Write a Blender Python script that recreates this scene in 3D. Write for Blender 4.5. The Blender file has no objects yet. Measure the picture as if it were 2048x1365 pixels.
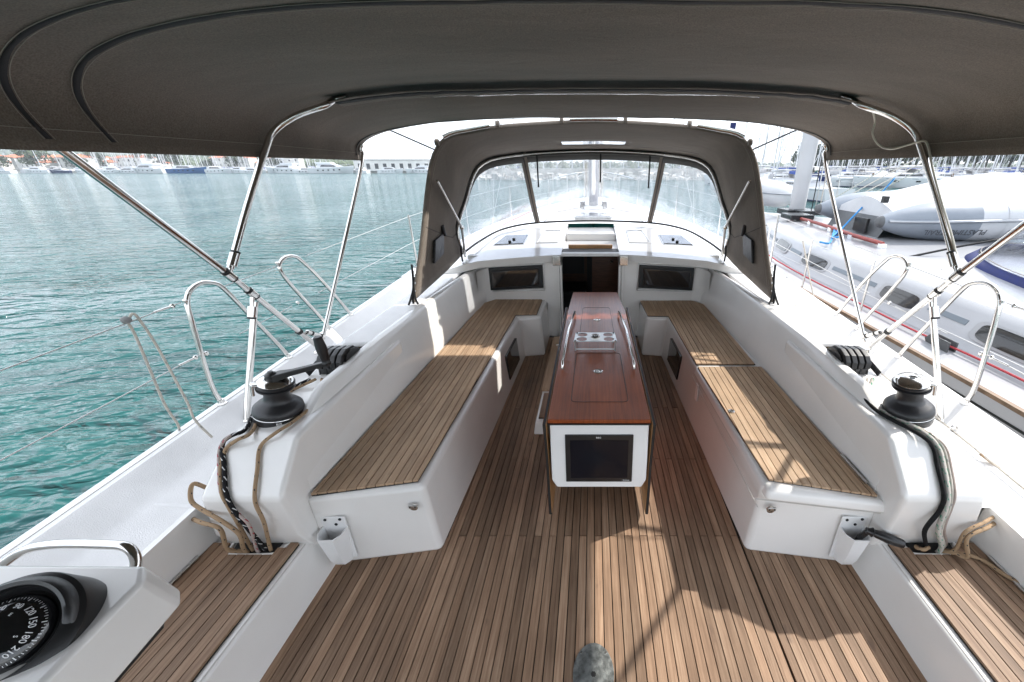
import bpy, bmesh, math, random
from mathutils import Vector, Matrix, noise
R = math.radians
random.seed(7)
SC = bpy.context.scene
COL = SC.collection

# ------------------------------------------------------------------ camera, sky, sun, exposure
FPX, PITCH, CZ = 790.0, math.atan(347/790), 1.8
cam = bpy.data.objects.new('camera', bpy.data.cameras.new('camera'))
COL.objects.link(cam); SC.camera = cam
cam.location = (0, 0, CZ)
cam.rotation_euler = (math.pi/2 - PITCH, 0, 0)
cam.data.sensor_width = 36; cam.data.lens = FPX/2048*36
cam.data.shift_x = -163/2048
cam.data.clip_start = 0.02; cam.data.clip_end = 6000

SUN = Vector((1.0, 0.42, 1.0)).normalized()
sun = bpy.data.objects.new('sun', bpy.data.lights.new('sun', 'SUN'))
COL.objects.link(sun)
sun.data.energy = 2.8; sun.data.angle = R(0.8); sun.data.color = (1.0, 0.95, 0.87)
sun.rotation_euler = SUN.to_track_quat('Z', 'Y').to_euler()

W = bpy.data.worlds.new('World'); SC.world = W; W.use_nodes = True
nt = W.node_tree; nt.nodes.clear()
wo = nt.nodes.new('ShaderNodeOutputWorld'); bg = nt.nodes.new('ShaderNodeBackground')
sky = nt.nodes.new('ShaderNodeTexSky'); sky.sky_type = 'NISHITA'; sky.sun_disc = False
sky.sun_elevation = math.asin(SUN.z); sky.sun_rotation = math.atan2(SUN.x, SUN.y)
sky.air_density = 1.0; sky.dust_density = 1.5; sky.ozone_density = 1.0
tc = nt.nodes.new('ShaderNodeTexCoord'); mp = nt.nodes.new('ShaderNodeMapping')
mp.inputs['Scale'].default_value = (1.4, 1.4, 5.0)
nz = nt.nodes.new('ShaderNodeTexNoise'); nz.inputs['Scale'].default_value = 2.2
nz.inputs['Detail'].default_value = 7; nz.inputs['Roughness'].default_value = 0.55
cr = nt.nodes.new('ShaderNodeValToRGB')
cr.color_ramp.elements[0].position = 0.32; cr.color_ramp.elements[0].color = (0.35, 0.35, 0.35, 1)
cr.color_ramp.elements[1].position = 0.62; cr.color_ramp.elements[1].color = (0.92, 0.92, 0.92, 1)
mx = nt.nodes.new('ShaderNodeMix'); mx.data_type = 'RGBA'
mx.inputs['B'].default_value = (7.6, 7.9, 8.3, 1)          # bright thin cloud veil
nt.links.new(tc.outputs['Generated'], mp.inputs[0]); nt.links.new(mp.outputs[0], nz.inputs['Vector'])
nt.links.new(nz.outputs['Fac'], cr.inputs[0]); nt.links.new(cr.outputs[0], mx.inputs['Factor'])
nt.links.new(sky.outputs[0], mx.inputs['A']); nt.links.new(mx.outputs['Result'], bg.inputs[0])
bg.inputs[1].default_value = 0.15
nt.links.new(bg.outputs[0], wo.inputs[0])
SC.view_settings.view_transform = 'Standard'; SC.view_settings.look = 'None'
SC.view_settings.gamma = 1; SC.view_settings.use_curve_mapping = False
SC.view_settings.exposure = 1.28
SC.render.engine = 'CYCLES'
SC.cycles.max_bounces = 10; SC.cycles.transparent_max_bounces = 16
SC.cycles.caustics_reflective = False; SC.cycles.caustics_refractive = False
SC.cycles.use_denoising = True

_c, _s = math.cos(PITCH), math.sin(PITCH)
def at(px, py, z=None, Y=None, x=None):
    """a point of the place measured off the photograph at a known height, distance or side offset"""
    u, v = px-1187, py-682
    d = Vector((u, FPX*_c - v*_s, -(v*_c + FPX*_s)))
    t = (z-CZ)/d.z if z is not None else (Y/d.y if Y is not None else x/d.x)
    return Vector((0, 0, CZ)) + d*t

# ------------------------------------------------------------------ materials
MATS = {}
def newmat(name):
    m = bpy.data.materials.new(name); m.use_nodes = True
    n = m.node_tree.nodes; l = m.node_tree.links
    return m, n, l, n['Principled BSDF']
def setp(b, **k):
    for a, v in k.items():
        b.inputs[a.replace('_', ' ')].default_value = v
def simple(name, col, rough=0.5, metal=0.0, coat=0.0, vary=0.0, scale=6.0, bump=0.0, bscale=60.0, spec=0.5, obj_vary=0.0, stretch=None):
    m, n, l, b = newmat(name)
    setp(b, Base_Color=(*col, 1), Roughness=rough, Metallic=metal, Coat_Weight=coat, Specular_IOR_Level=spec)
    b.inputs['Coat Roughness'].default_value = 0.06
    tc = n.new('ShaderNodeTexCoord')
    vec = tc.outputs['Object']
    if stretch:
        mp = n.new('ShaderNodeMapping'); mp.inputs['Scale'].default_value = stretch
        l.new(vec, mp.inputs[0]); vec = mp.outputs[0]
    csock = None
    if vary > 0:
        nz = n.new('ShaderNodeTexNoise'); nz.inputs['Scale'].default_value = scale
        nz.inputs['Detail'].default_value = 6; l.new(vec, nz.inputs['Vector'])
        mr = n.new('ShaderNodeMapRange'); mr.inputs[1].default_value = 0.3; mr.inputs[2].default_value = 0.7
        mr.inputs[3].default_value = 1-vary; mr.inputs[4].default_value = 1+vary
        l.new(nz.outputs['Fac'], mr.inputs[0])
        mx = n.new('ShaderNodeMix'); mx.data_type = 'RGBA'; mx.blend_type = 'MULTIPLY'
        mx.inputs['Factor'].default_value = 1; mx.inputs['A'].default_value = (*col, 1)
        l.new(mr.outputs[0], mx.inputs['B']); csock = mx.outputs['Result']
        mr2 = n.new('ShaderNodeMapRange'); mr2.inputs[3].default_value = max(0.02, rough*0.8); mr2.inputs[4].default_value = min(1, rough*1.25)
        l.new(nz.outputs['Fac'], mr2.inputs[0]); l.new(mr2.outputs[0], b.inputs['Roughness'])
    if obj_vary > 0:
        oi = n.new('ShaderNodeObjectInfo')
        mr = n.new('ShaderNodeMapRange'); mr.inputs[3].default_value = 1-obj_vary; mr.inputs[4].default_value = 1+obj_vary
        l.new(oi.outputs['Random'], mr.inputs[0])
        mx = n.new('ShaderNodeMix'); mx.data_type = 'RGBA'; mx.blend_type = 'MULTIPLY'
        mx.inputs['Factor'].default_value = 1
        if csock: l.new(csock, mx.inputs['A'])
        else: mx.inputs['A'].default_value = (*col, 1)
        l.new(mr.outputs[0], mx.inputs['B']); csock = mx.outputs['Result']
    if csock: l.new(csock, b.inputs['Base Color'])
    if bump > 0:
        nb = n.new('ShaderNodeTexNoise'); nb.inputs['Scale'].default_value = bscale; nb.inputs['Detail'].default_value = 4
        l.new(vec, nb.inputs['Vector'])
        bp = n.new('ShaderNodeBump'); bp.inputs['Strength'].default_value = bump; bp.inputs['Distance'].default_value = 0.01
        l.new(nb.outputs['Fac'], bp.inputs['Height']); l.new(bp.outputs[0], b.inputs['Normal'])
    MATS[name] = m
    return m

gel = simple('gelcoat', (0.79, 0.775, 0.755), 0.24, coat=0.5, vary=0.055, scale=2.2, bump=0.035, bscale=7)
gel2 = simple('nonslip_gelcoat', (0.77, 0.765, 0.765), 0.45, coat=0.1, vary=0.07, scale=5.0, bump=0.35, bscale=260)
steel = simple('polished_steel', (0.66, 0.645, 0.62), 0.13, metal=1.0, vary=0.05, scale=14)
steel_b = simple('brushed_steel', (0.60, 0.60, 0.59), 0.30, metal=1.0, vary=0.08, scale=30, bump=0.05, bscale=300)
drain_m = simple('worn_alloy', (0.16, 0.17, 0.165), 0.5, metal=0.4, vary=0.55, scale=38, bump=0.4, bscale=60)
blackp = simple('black_plastic', (0.012, 0.012, 0.013), 0.33, vary=0.2, scale=30, bump=0.05, bscale=300)
blackm = simple('black_anodised', (0.018, 0.018, 0.02), 0.36, vary=0.15, scale=20, bump=0.08, bscale=220, spec=0.5)
rubber = simple('black_rubber', (0.012, 0.012, 0.012), 0.6)
caulk = simple('black_caulk', (0.008, 0.008, 0.008), 0.65)
glass_d = simple('dark_glass', (0.006, 0.006, 0.007), 0.04, coat=0.6, vary=0.3, scale=2)
frame_d = simple('dark_window_frame', (0.03, 0.033, 0.036), 0.25, metal=0.3)
leather = simple('black_vinyl', (0.018, 0.018, 0.02), 0.4, vary=0.2, scale=20, bump=0.3, bscale=40)
white_p = simple('white_paint', (0.78, 0.78, 0.78), 0.35, vary=0.04, scale=5)
white_t = simple('white_lettering', (0.8, 0.8, 0.8), 0.5)
dark_t = simple('dark_lettering', (0.05, 0.055, 0.065), 0.5)
interior = simple('interior_veneer', (0.09, 0.035, 0.018), 0.3, vary=0.4, scale=9, stretch=(1, 1, 8))
interior_d = simple('interior_dark_panel', (0.02, 0.018, 0.018), 0.5)  # even near-black for post, galley, cupboard and headlining
tube_grey = simple('grey_inflatable_fabric', (0.20, 0.225, 0.26), 0.42, vary=0.08, scale=4, bump=0.06, bscale=20)
tube_dk = simple('dark_grey_rubber', (0.08, 0.085, 0.09), 0.5, vary=0.1)
white_inf = simple('white_inflatable_fabric', (0.47, 0.48, 0.50), 0.35, vary=0.04, scale=4)
navy = simple('navy_canvas', (0.012, 0.02, 0.10), 0.8, vary=0.2, scale=20, bump=0.2, bscale=200)
red_r = simple('red_braid', (0.42, 0.05, 0.06), 0.8, vary=0.35, scale=120, bump=0.5, bscale=300)
blue_r = simple('blue_braid', (0.02, 0.22, 0.52), 0.7, vary=0.2, scale=120, bump=0.4, bscale=300)
redwood = simple('red_brown_rail', (0.24, 0.045, 0.035), 0.5, vary=0.25, scale=20)
toewood = simple('weathered_toe_rail', (0.17, 0.11, 0.07), 0.6, vary=0.3, scale=14)
stripe_g = simple('grey_stripe', (0.15, 0.18, 0.21), 0.4)
pinkp = simple('faded_red_sticker', (0.42, 0.20, 0.19), 0.6, vary=0.12, scale=40)
wire_m = simple('stainless_wire', (0.55, 0.55, 0.54), 0.35, metal=0.8)
webbing = simple('black_webbing', (0.012, 0.012, 0.013), 0.8, bump=0.3, bscale=400)
cable_w = simple('white_cable', (0.62, 0.58, 0.50), 0.45)
leaf_m = simple('teak_floor_locker', (0.20, 0.125, 0.08), 0.6, vary=0.3, scale=9)

# canvas
def canvas(name, col):
    m, n, l, b = newmat(name)
    setp(b, Roughness=0.95, Specular_IOR_Level=0.15); b.inputs['Sheen Weight'].default_value = 0.15
    tc = n.new('ShaderNodeTexCoord')
    n1 = n.new('ShaderNodeTexNoise'); n1.inputs['Scale'].default_value = 190; n1.inputs['Detail'].default_value = 3
    n2 = n.new('ShaderNodeTexNoise'); n2.inputs['Scale'].default_value = 2.6; n2.inputs['Detail'].default_value = 5
    mpp = n.new('ShaderNodeMapping'); mpp.inputs['Scale'].default_value = (0.35, 1.6, 1)
    l.new(tc.outputs['Object'], n1.inputs['Vector'])
    l.new(tc.outputs['Object'], mpp.inputs[0]); l.new(mpp.outputs[0], n2.inputs['Vector'])
    mr = n.new('ShaderNodeMapRange'); mr.inputs[1].default_value = 0.3; mr.inputs[2].default_value = 0.7; mr.inputs[3].default_value = 0.72; mr.inputs[4].default_value = 1.28
    l.new(n1.outputs['Fac'], mr.inputs[0])
    mr2 = n.new('ShaderNodeMapRange'); mr2.inputs[1].default_value = 0.3; mr2.inputs[2].default_value = 0.7; mr2.inputs[3].default_value = 0.86; mr2.inputs[4].default_value = 1.14
    l.new(n2.outputs['Fac'], mr2.inputs[0])
    mu = n.new('ShaderNodeMath'); mu.operation = 'MULTIPLY'; l.new(mr.outputs[0], mu.inputs[0]); l.new(mr2.outputs[0], mu.inputs[1])
    mx = n.new('ShaderNodeMix'); mx.data_type = 'RGBA'; mx.blend_type = 'MULTIPLY'; mx.inputs['Factor'].default_value = 1
    mx.inputs['A'].default_value = (*col, 1); l.new(mu.outputs[0], mx.inputs['B']); l.new(mx.outputs['Result'], b.inputs['Base Color'])
    n3 = n.new('ShaderNodeTexNoise'); n3.inputs['Scale'].default_value = 3.5; n3.inputs['Detail'].default_value = 3; n3.inputs['Distortion'].default_value = 0.8
    mp3 = n.new('ShaderNodeMapping'); mp3.inputs['Scale'].default_value = (0.8, 1.7, 1)
    l.new(tc.outputs['Object'], mp3.inputs[0]); l.new(mp3.outputs[0], n3.inputs['Vector'])
    b1 = n.new('ShaderNodeBump'); b1.inputs['Strength'].default_value = 0.22; b1.inputs['Distance'].default_value = 0.03
    l.new(n3.outputs['Fac'], b1.inputs['Height'])
    b2 = n.new('ShaderNodeBump'); b2.inputs['Strength'].default_value = 0.3; b2.inputs['Distance'].default_value = 0.002
    l.new(n1.outputs['Fac'], b2.inputs['Height']); l.new(b1.outputs[0], b2.inputs['Normal']); l.new(b2.outputs[0], b.inputs['Normal'])
    MATS[name] = m
    return m
canv = canvas('grey_brown_canvas', (0.170, 0.142, 0.118))
zipm = simple('black_zip_tape', (0.014, 0.014, 0.016), 0.75, bump=0.3, bscale=500)
thread = simple('pale_thread', (0.34, 0.31, 0.27), 0.8)

# wood with grain along Y, each plank its own tone
def wood(name, c1, c2, c3, rough=0.62, coat=0.0, spread=0.2, gscale=1.0, wet=False):
    m, n, l, b = newmat(name)
    tc = n.new('ShaderNodeTexCoord'); oi = n.new('ShaderNodeObjectInfo')
    geo = n.new('ShaderNodeNewGeometry')
    add = n.new('ShaderNodeVectorMath'); add.operation = 'ADD'
    sc = n.new('ShaderNodeVectorMath'); sc.operation = 'SCALE'; sc.inputs[0].default_value = (13.7, 7.1, 3.3)
    l.new(oi.outputs['Random'], sc.inputs['Scale'])
    l.new(geo.outputs['Position'], add.inputs[0]); l.new(sc.outputs[0], add.inputs[1])
    mp = n.new('ShaderNodeMapping'); mp.inputs['Scale'].default_value = (90*gscale, 3.0*gscale, 30*gscale); l.new(add.outputs[0], mp.inputs[0])
    g = n.new('ShaderNodeTexNoise'); g.inputs['Scale'].default_value = 1.0; g.inputs['Detail'].default_value = 8; g.inputs['Roughness'].default_value = 0.65; g.inputs['Distortion'].default_value = 0.35
    l.new(mp.outputs[0], g.inputs['Vector'])
    mp2 = n.new('ShaderNodeMapping'); mp2.inputs['Scale'].default_value = (5, 1.1, 5); l.new(add.outputs[0], mp2.inputs[0])
    g2 = n.new('ShaderNodeTexNoise'); g2.inputs['Scale'].default_value = 1.3; g2.inputs['Detail'].default_value = 4; l.new(mp2.outputs[0], g2.inputs['Vector'])
    r = n.new('ShaderNodeValToRGB'); e = r.color_ramp.elements
    e[0].position = 0.28; e[0].color = (*c1, 1); e[1].position = 0.72; e[1].color = (*c3, 1)
    k = e.new(0.5); k.color = (*c2, 1)
    mixf = n.new('ShaderNodeMath'); mixf.operation = 'MULTIPLY_ADD'; mixf.inputs[1].default_value = 0.35
    m2 = n.new('ShaderNodeMath'); m2.operation = 'MULTIPLY'; m2.inputs[1].default_value = 0.65
    l.new(g.outputs['Fac'], m2.inputs[0]); l.new(g2.outputs['Fac'], mixf.inputs[0]); l.new(m2.outputs[0], mixf.inputs[2])
    l.new(mixf.outputs[0], r.inputs[0])
    hs = n.new('ShaderNodeMapRange'); hs.inputs[3].default_value = 1-spread; hs.inputs[4].default_value = 1+spread
    l.new(oi.outputs['Random'], hs.inputs[0])
    # broad weathering patches in place
    w = n.new('ShaderNodeTexNoise'); w.inputs['Scale'].default_value = 2.3; w.inputs['Detail'].default_value = 5; w.inputs['Roughness'].default_value = 0.6
    l.new(geo.outputs['Position'], w.inputs['Vector'])
    wr = n.new('ShaderNodeMapRange'); wr.inputs[1].default_value = 0.3; wr.inputs[2].default_value = 0.7; wr.inputs[3].default_value = 0.84; wr.inputs[4].default_value = 1.14
    l.new(w.outputs['Fac'], wr.inputs[0])
    mu = n.new('ShaderNodeMath'); mu.operation = 'MULTIPLY'; l.new(hs.outputs[0], mu.inputs[0]); l.new(wr.outputs[0], mu.inputs[1])
    mx = n.new('ShaderNodeMix'); mx.data_type = 'RGBA'; mx.blend_type = 'MULTIPLY'; mx.inputs['Factor'].default_value = 1
    l.new(r.outputs[0], mx.inputs['A']); l.new(mu.outputs[0], mx.inputs['B'])
    col = mx.outputs['Result']
    if not wet:      # small dark stains
        v = n.new('ShaderNodeTexNoise'); v.inputs['Scale'].default_value = 9; v.inputs['Detail'].default_value = 3
        mp4 = n.new('ShaderNodeMapping'); mp4.inputs['Scale'].default_value = (1.6, 0.7, 1); l.new(geo.outputs['Position'], mp4.inputs[0]); l.new(mp4.outputs[0], v.inputs['Vector'])
        vr = n.new('ShaderNodeMapRange'); vr.inputs[1].default_value = 0.66; vr.inputs[2].default_value = 0.76; vr.inputs[3].default_value = 0; vr.inputs[4].default_value = 0.45
        l.new(v.outputs['Fac'], vr.inputs[0])
        m3 = n.new('ShaderNodeMix'); m3.data_type = 'RGBA'; m3.inputs['B'].default_value = (0.06, 0.035, 0.028, 1)
        l.new(vr.outputs[0], m3.inputs['Factor']); l.new(col, m3.inputs['A']); col = m3.outputs['Result']
    l.new(col, b.inputs['Base Color'])
    setp(b, Roughness=rough, Coat_Weight=coat, Specular_IOR_Level=0.35); b.inputs['Coat Roughness'].default_value = 0.08
    bp = n.new('ShaderNodeBump'); bp.inputs['Strength'].default_value = 0.25 if not wet else 0.06; bp.inputs['Distance'].default_value = 0.002
    l.new(g.outputs['Fac'], bp.inputs['Height'])
    if wet:
        n5 = n.new('ShaderNodeTexNoise'); n5.inputs['Scale'].default_value = 60; n5.inputs['Detail'].default_value = 2
        l.new(geo.outputs['Position'], n5.inputs['Vector'])
        b5 = n.new('ShaderNodeBump'); b5.inputs['Strength'].default_value = 0.35; b5.inputs['Distance'].default_value = 0.004
        l.new(n5.outputs['Fac'], b5.inputs['Height']); l.new(b5.outputs[0], b.inputs['Coat Normal'])
    l.new(bp.outputs[0], b.inputs['Normal'])
    MATS[name] = m
    return m
teak = wood('weathered_teak', (0.125, 0.072, 0.043), (0.265, 0.168, 0.107), (0.43, 0.30, 0.205), spread=0.30)
teak_b = wood('bench_teak', (0.27, 0.172, 0.105), (0.43, 0.295, 0.19), (0.56, 0.42, 0.29), spread=0.14)
mahog = wood('varnished_mahogany', (0.115, 0.022, 0.006), (0.225, 0.050, 0.012), (0.34, 0.085, 0.022), rough=0.36, coat=0.30, spread=0.03, wet=True)
ply = wood('golden_plywood', (0.30, 0.15, 0.06), (0.42, 0.22, 0.09), (0.5, 0.28, 0.12), rough=0.4, coat=0.2, spread=0.05)

def rope_mat(name, base, tick, period=0.05, duty=0.2, around=0.3, twist=6.0, tick2=None):
    m, n, l, b = newmat(name)
    uv = n.new('ShaderNodeUVMap'); sx = n.new('ShaderNodeSeparateXYZ'); l.new(uv.outputs[0], sx.inputs[0])
    def math_(op, a, bb):
        q = n.new('ShaderNodeMath'); q.operation = op
        for i, t in ((0, a), (1, bb)):
            if isinstance(t, (int, float)): q.inputs[i].default_value = t
            else: l.new(t, q.inputs[i])
        return q.outputs[0]
    f = math_('FRACT', math_('DIVIDE', sx.outputs[0], period), 0)
    a1 = math_('LESS_THAN', f, duty)
    g = math_('FRACT', math_('ADD', math_('MULTIPLY', sx.outputs[1], 3.0), math_('MULTIPLY', sx.outputs[0], twist)), 0)
    a2 = math_('LESS_THAN', g, around)
    k = math_('MULTIPLY', a1, a2)
    mx = n.new('ShaderNodeMix'); mx.data_type = 'RGBA'; mx.inputs['A'].default_value = (*base, 1); mx.inputs['B'].default_value = (*tick, 1)
    l.new(k, mx.inputs['Factor']); col = mx.outputs['Result']
    l.new(col, b.inputs['Base Color']); setp(b, Roughness=0.85, Specular_IOR_Level=0.2)
    wv = n.new('ShaderNodeTexWave'); wv.inputs['Scale'].default_value = 1.0
    mp = n.new('ShaderNodeMapping'); mp.inputs['Scale'].default_value = (120, 6.28*1.5, 1); l.new(uv.outputs[0], mp.inputs[0]); l.new(mp.outputs[0], wv.inputs['Vector'])
    wv.bands_direction = 'DIAGONAL'
    bp = n.new('ShaderNodeBump'); bp.inputs['Strength'].default_value = 0.5; bp.inputs['Distance'].default_value = 0.002
    l.new(wv.outputs['Fac'], bp.inputs['Height']); l.new(bp.outputs[0], b.inputs['Normal'])
    return m
r_beige = rope_mat('beige_braid', (0.36, 0.25, 0.155), (0.03, 0.03, 0.035), 0.055, 0.14, 0.28)
r_black = rope_mat('black_braid_white_fleck', (0.014, 0.014, 0.016), (0.7, 0.7, 0.7), 0.045, 0.42, 0.22, 30)
r_pink = rope_mat('grey_braid_red_fleck', (0.45, 0.38, 0.35), (0.40, 0.05, 0.08), 0.04, 0.4, 0.3, 24)
r_green = rope_mat('grey_braid_green_fleck', (0.50, 0.47, 0.43), (0.02, 0.26, 0.16), 0.05, 0.5, 0.35, 20)
r_plain = rope_mat('plain_grey_braid', (0.34, 0.28, 0.25), (0.28, 0.23, 0.2), 0.05, 0.3, 0.3)
r_white = rope_mat('off_white_line', (0.55, 0.51, 0.45), (0.25, 0.25, 0.25), 0.06, 0.2, 0.3)
r_solidblack = rope_mat('solid_black_braid', (0.012, 0.012, 0.013), (0.02, 0.02, 0.02), 0.05, 0.3, 0.3)

# clear vinyl: mostly see-through, with a milky crumple
def vinyl_mat():
    m, n, l, b = newmat('clear_vinyl'); out = n['Material Output']
    tc = n.new('ShaderNodeTexCoord')
    nz = n.new('ShaderNodeTexNoise'); nz.inputs['Scale'].default_value = 2.4; nz.inputs['Detail'].default_value = 7; nz.inputs['Distortion'].default_value = 2.2; nz.inputs['Roughness'].default_value = 0.62
    mp = n.new('ShaderNodeMapping'); mp.inputs['Scale'].default_value = (2.6, 1, 0.9); mp.inputs['Rotation'].default_value = (0, 0.3, 0)
    l.new(tc.outputs['Object'], mp.inputs[0]); l.new(mp.outputs[0], nz.inputs['Vector'])
    bp = n.new('ShaderNodeBump'); bp.inputs['Strength'].default_value = 0.55; bp.inputs['Distance'].default_value = 0.05
    l.new(nz.outputs['Fac'], bp.inputs['Height'])
    tr = n.new('ShaderNodeBsdfTransparent'); tr.inputs[0].default_value = (0.88, 0.91, 0.97, 1)
    rf = n.new('ShaderNodeBsdfRefraction'); rf.inputs['IOR'].default_value = 1.035; rf.inputs['Roughness'].default_value = 0.035
    rf.inputs[0].default_value = (0.88, 0.91, 0.97, 1)
    l.new(bp.outputs[0], rf.inputs['Normal'])
    gl = n.new('ShaderNodeBsdfGlossy'); gl.inputs['Roughness'].default_value = 0.08; l.new(bp.outputs[0], gl.inputs['Normal'])
    df = n.new('ShaderNodeBsdfDiffuse'); df.inputs[0].default_value = (0.85, 0.87, 0.92, 1); tl = n.new('ShaderNodeBsdfTranslucent'); tl.inputs[0].default_value = (0.85, 0.87, 0.92, 1)
    m0 = n.new('ShaderNodeMixShader'); m0.inputs[0].default_value = 0.30; l.new(tr.outputs[0], m0.inputs[1]); l.new(rf.outputs[0], m0.inputs[2])
    m1 = n.new('ShaderNodeMixShader'); m1.inputs[0].default_value = 0.06; l.new(m0.outputs[0], m1.inputs[1]); l.new(gl.outputs[0], m1.inputs[2])
    m2 = n.new('ShaderNodeMixShader'); m2.inputs[0].default_value = 0.6; l.new(df.outputs[0], m2.inputs[1]); l.new(tl.outputs[0], m2.inputs[2])
    ri = n.new('ShaderNodeMapRange'); ri.inputs[1].default_value = 0.42; ri.inputs[2].default_value = 0.72; ri.inputs[3].default_value = 0.03; ri.inputs[4].default_value = 0.20
    l.new(nz.outputs['Fac'], ri.inputs[0])
    m3 = n.new('ShaderNodeMixShader'); l.new(ri.outputs[0], m3.inputs[0]); l.new(m1.outputs[0], m3.inputs[1]); l.new(m2.outputs[0], m3.inputs[2])
    l.new(m3.outputs[0], out.inputs[0])
    return m
vinyl = vinyl_mat()

# water
def water_mat():
    m, n, l, b = newmat('sea_water')
    b.inputs['Specular Tint'].default_value = (0.86, 0.93, 1.0, 1)  # bluish tint on the reflection stands in for a bluer sky
    setp(b, Roughness=0.08, IOR=1.33, Specular_IOR_Level=0.5)
    geo = n.new('ShaderNodeNewGeometry')
    def nzz(sc, det, st, dist=0.0, rot=0.0):
        mp = n.new('ShaderNodeMapping'); mp.inputs['Scale'].default_value = st; mp.inputs['Rotation'].default_value = (0, 0, rot)
        q = n.new('ShaderNodeTexNoise'); q.inputs['Scale'].default_value = sc; q.inputs['Detail'].default_value = det; q.inputs['Distortion'].default_value = dist
        q.inputs['Roughness'].default_value = 0.55
        l.new(geo.outputs['Position'], mp.inputs[0]); l.new(mp.outputs[0], q.inputs['Vector']); return q.outputs['Fac']
    a = nzz(1.15, 2.5, (0.75, 1.9, 1), 0.7, R(-14)); c = nzz(4.2, 2.0, (0.8, 1.9, 1), 0.5, R(-22)); d = nzz(0.12, 3, (1, 1.5, 1))
    b1 = n.new('ShaderNodeBump'); b1.inputs['Strength'].default_value = 1.0; b1.inputs['Distance'].default_value = 0.65; l.new(a, b1.inputs['Height'])
    gst = n.new('ShaderNodeMapRange'); gst.inputs[1].default_value = 0.35; gst.inputs[2].default_value = 0.65; gst.inputs[3].default_value = 0.35; gst.inputs[4].default_value = 1.0; l.new(nzz(1.0, 6, (0.22, 0.05, 1), 0.4, R(-5)), gst.inputs[0]); l.new(gst.outputs[0], b1.inputs['Strength'])
    b2 = n.new('ShaderNodeBump'); b2.inputs['Strength'].default_value = 1.0; b2.inputs['Distance'].default_value = 0.10; l.new(c, b2.inputs['Height']); l.new(b1.outputs[0], b2.inputs['Normal'])
    b0 = n.new('ShaderNodeBump'); b0.inputs['Strength'].default_value = 1.0; b0.inputs['Distance'].default_value = 0.35; l.new(nzz(0.22, 5, (0.45, 2.2, 1), 0.3, R(-8)), b0.inputs['Height']); l.new(b0.outputs[0], b1.inputs['Normal'])
    l.new(b2.outputs[0], b.inputs['Normal'])
    mx = n.new('ShaderNodeMix'); mx.data_type = 'RGBA'; mx.inputs['A'].default_value = (0.005, 0.052, 0.051, 1); mx.inputs['B'].default_value = (0.008, 0.080, 0.075, 1)
    l.new(d, mx.inputs['Factor']); l.new(mx.outputs['Result'], b.inputs['Base Color'])
    return m
water_m = water_mat()

# ------------------------------------------------------------------ geometry helpers
def finish(me, smooth=None):
    if smooth is not None:
        me.polygons.foreach_set('use_smooth', [True]*len(me.polygons))
        if smooth < 180: me.set_sharp_from_angle(angle=R(smooth))
    me.update()
def mesh(name, vs, fs, m, parent=None, smooth=None, bevel=0, seg=3, uvs=None, kind=None):
    me = bpy.data.meshes.new(name); me.from_pydata([tuple(v) for v in vs], [], fs)
    if uvs is not None:
        ul = me.uv_layers.new(name='UVMap')
        for lp in me.loops: ul.data[lp.index].uv = uvs[lp.vertex_index]
    me.validate()
    bm = bmesh.new(); bm.from_mesh(me); bmesh.ops.recalc_face_normals(bm, faces=bm.faces); bm.to_mesh(me); bm.free()
    me.materials.append(m)
    o = bpy.data.objects.new(name, me); COL.objects.link(o)
    if parent: o.parent = parent
    if bevel:
        b = o.modifiers.new('bevel', 'BEVEL'); b.width = bevel; b.segments = seg; b.limit_method = 'ANGLE'; b.angle_limit = R(20)
        finish(me, 180)
        w = o.modifiers.new('wn', 'WEIGHTED_NORMAL'); w.keep_sharp = True
    else: finish(me, smooth)
    if kind: o['kind'] = kind
    return o
def thing(name, label, cat, loc=(0, 0, 0), group=None, kind=None):
    o = bpy.data.objects.new(name, None); COL.objects.link(o); o.location = loc; o.empty_display_size = 0.1
    o['label'] = label; o['category'] = cat
    if group: o['group'] = group
    return o
def tag(o, label, cat, group=None):
    o['label'] = label; o['category'] = cat
    if group: o['group'] = group
    return o
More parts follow.
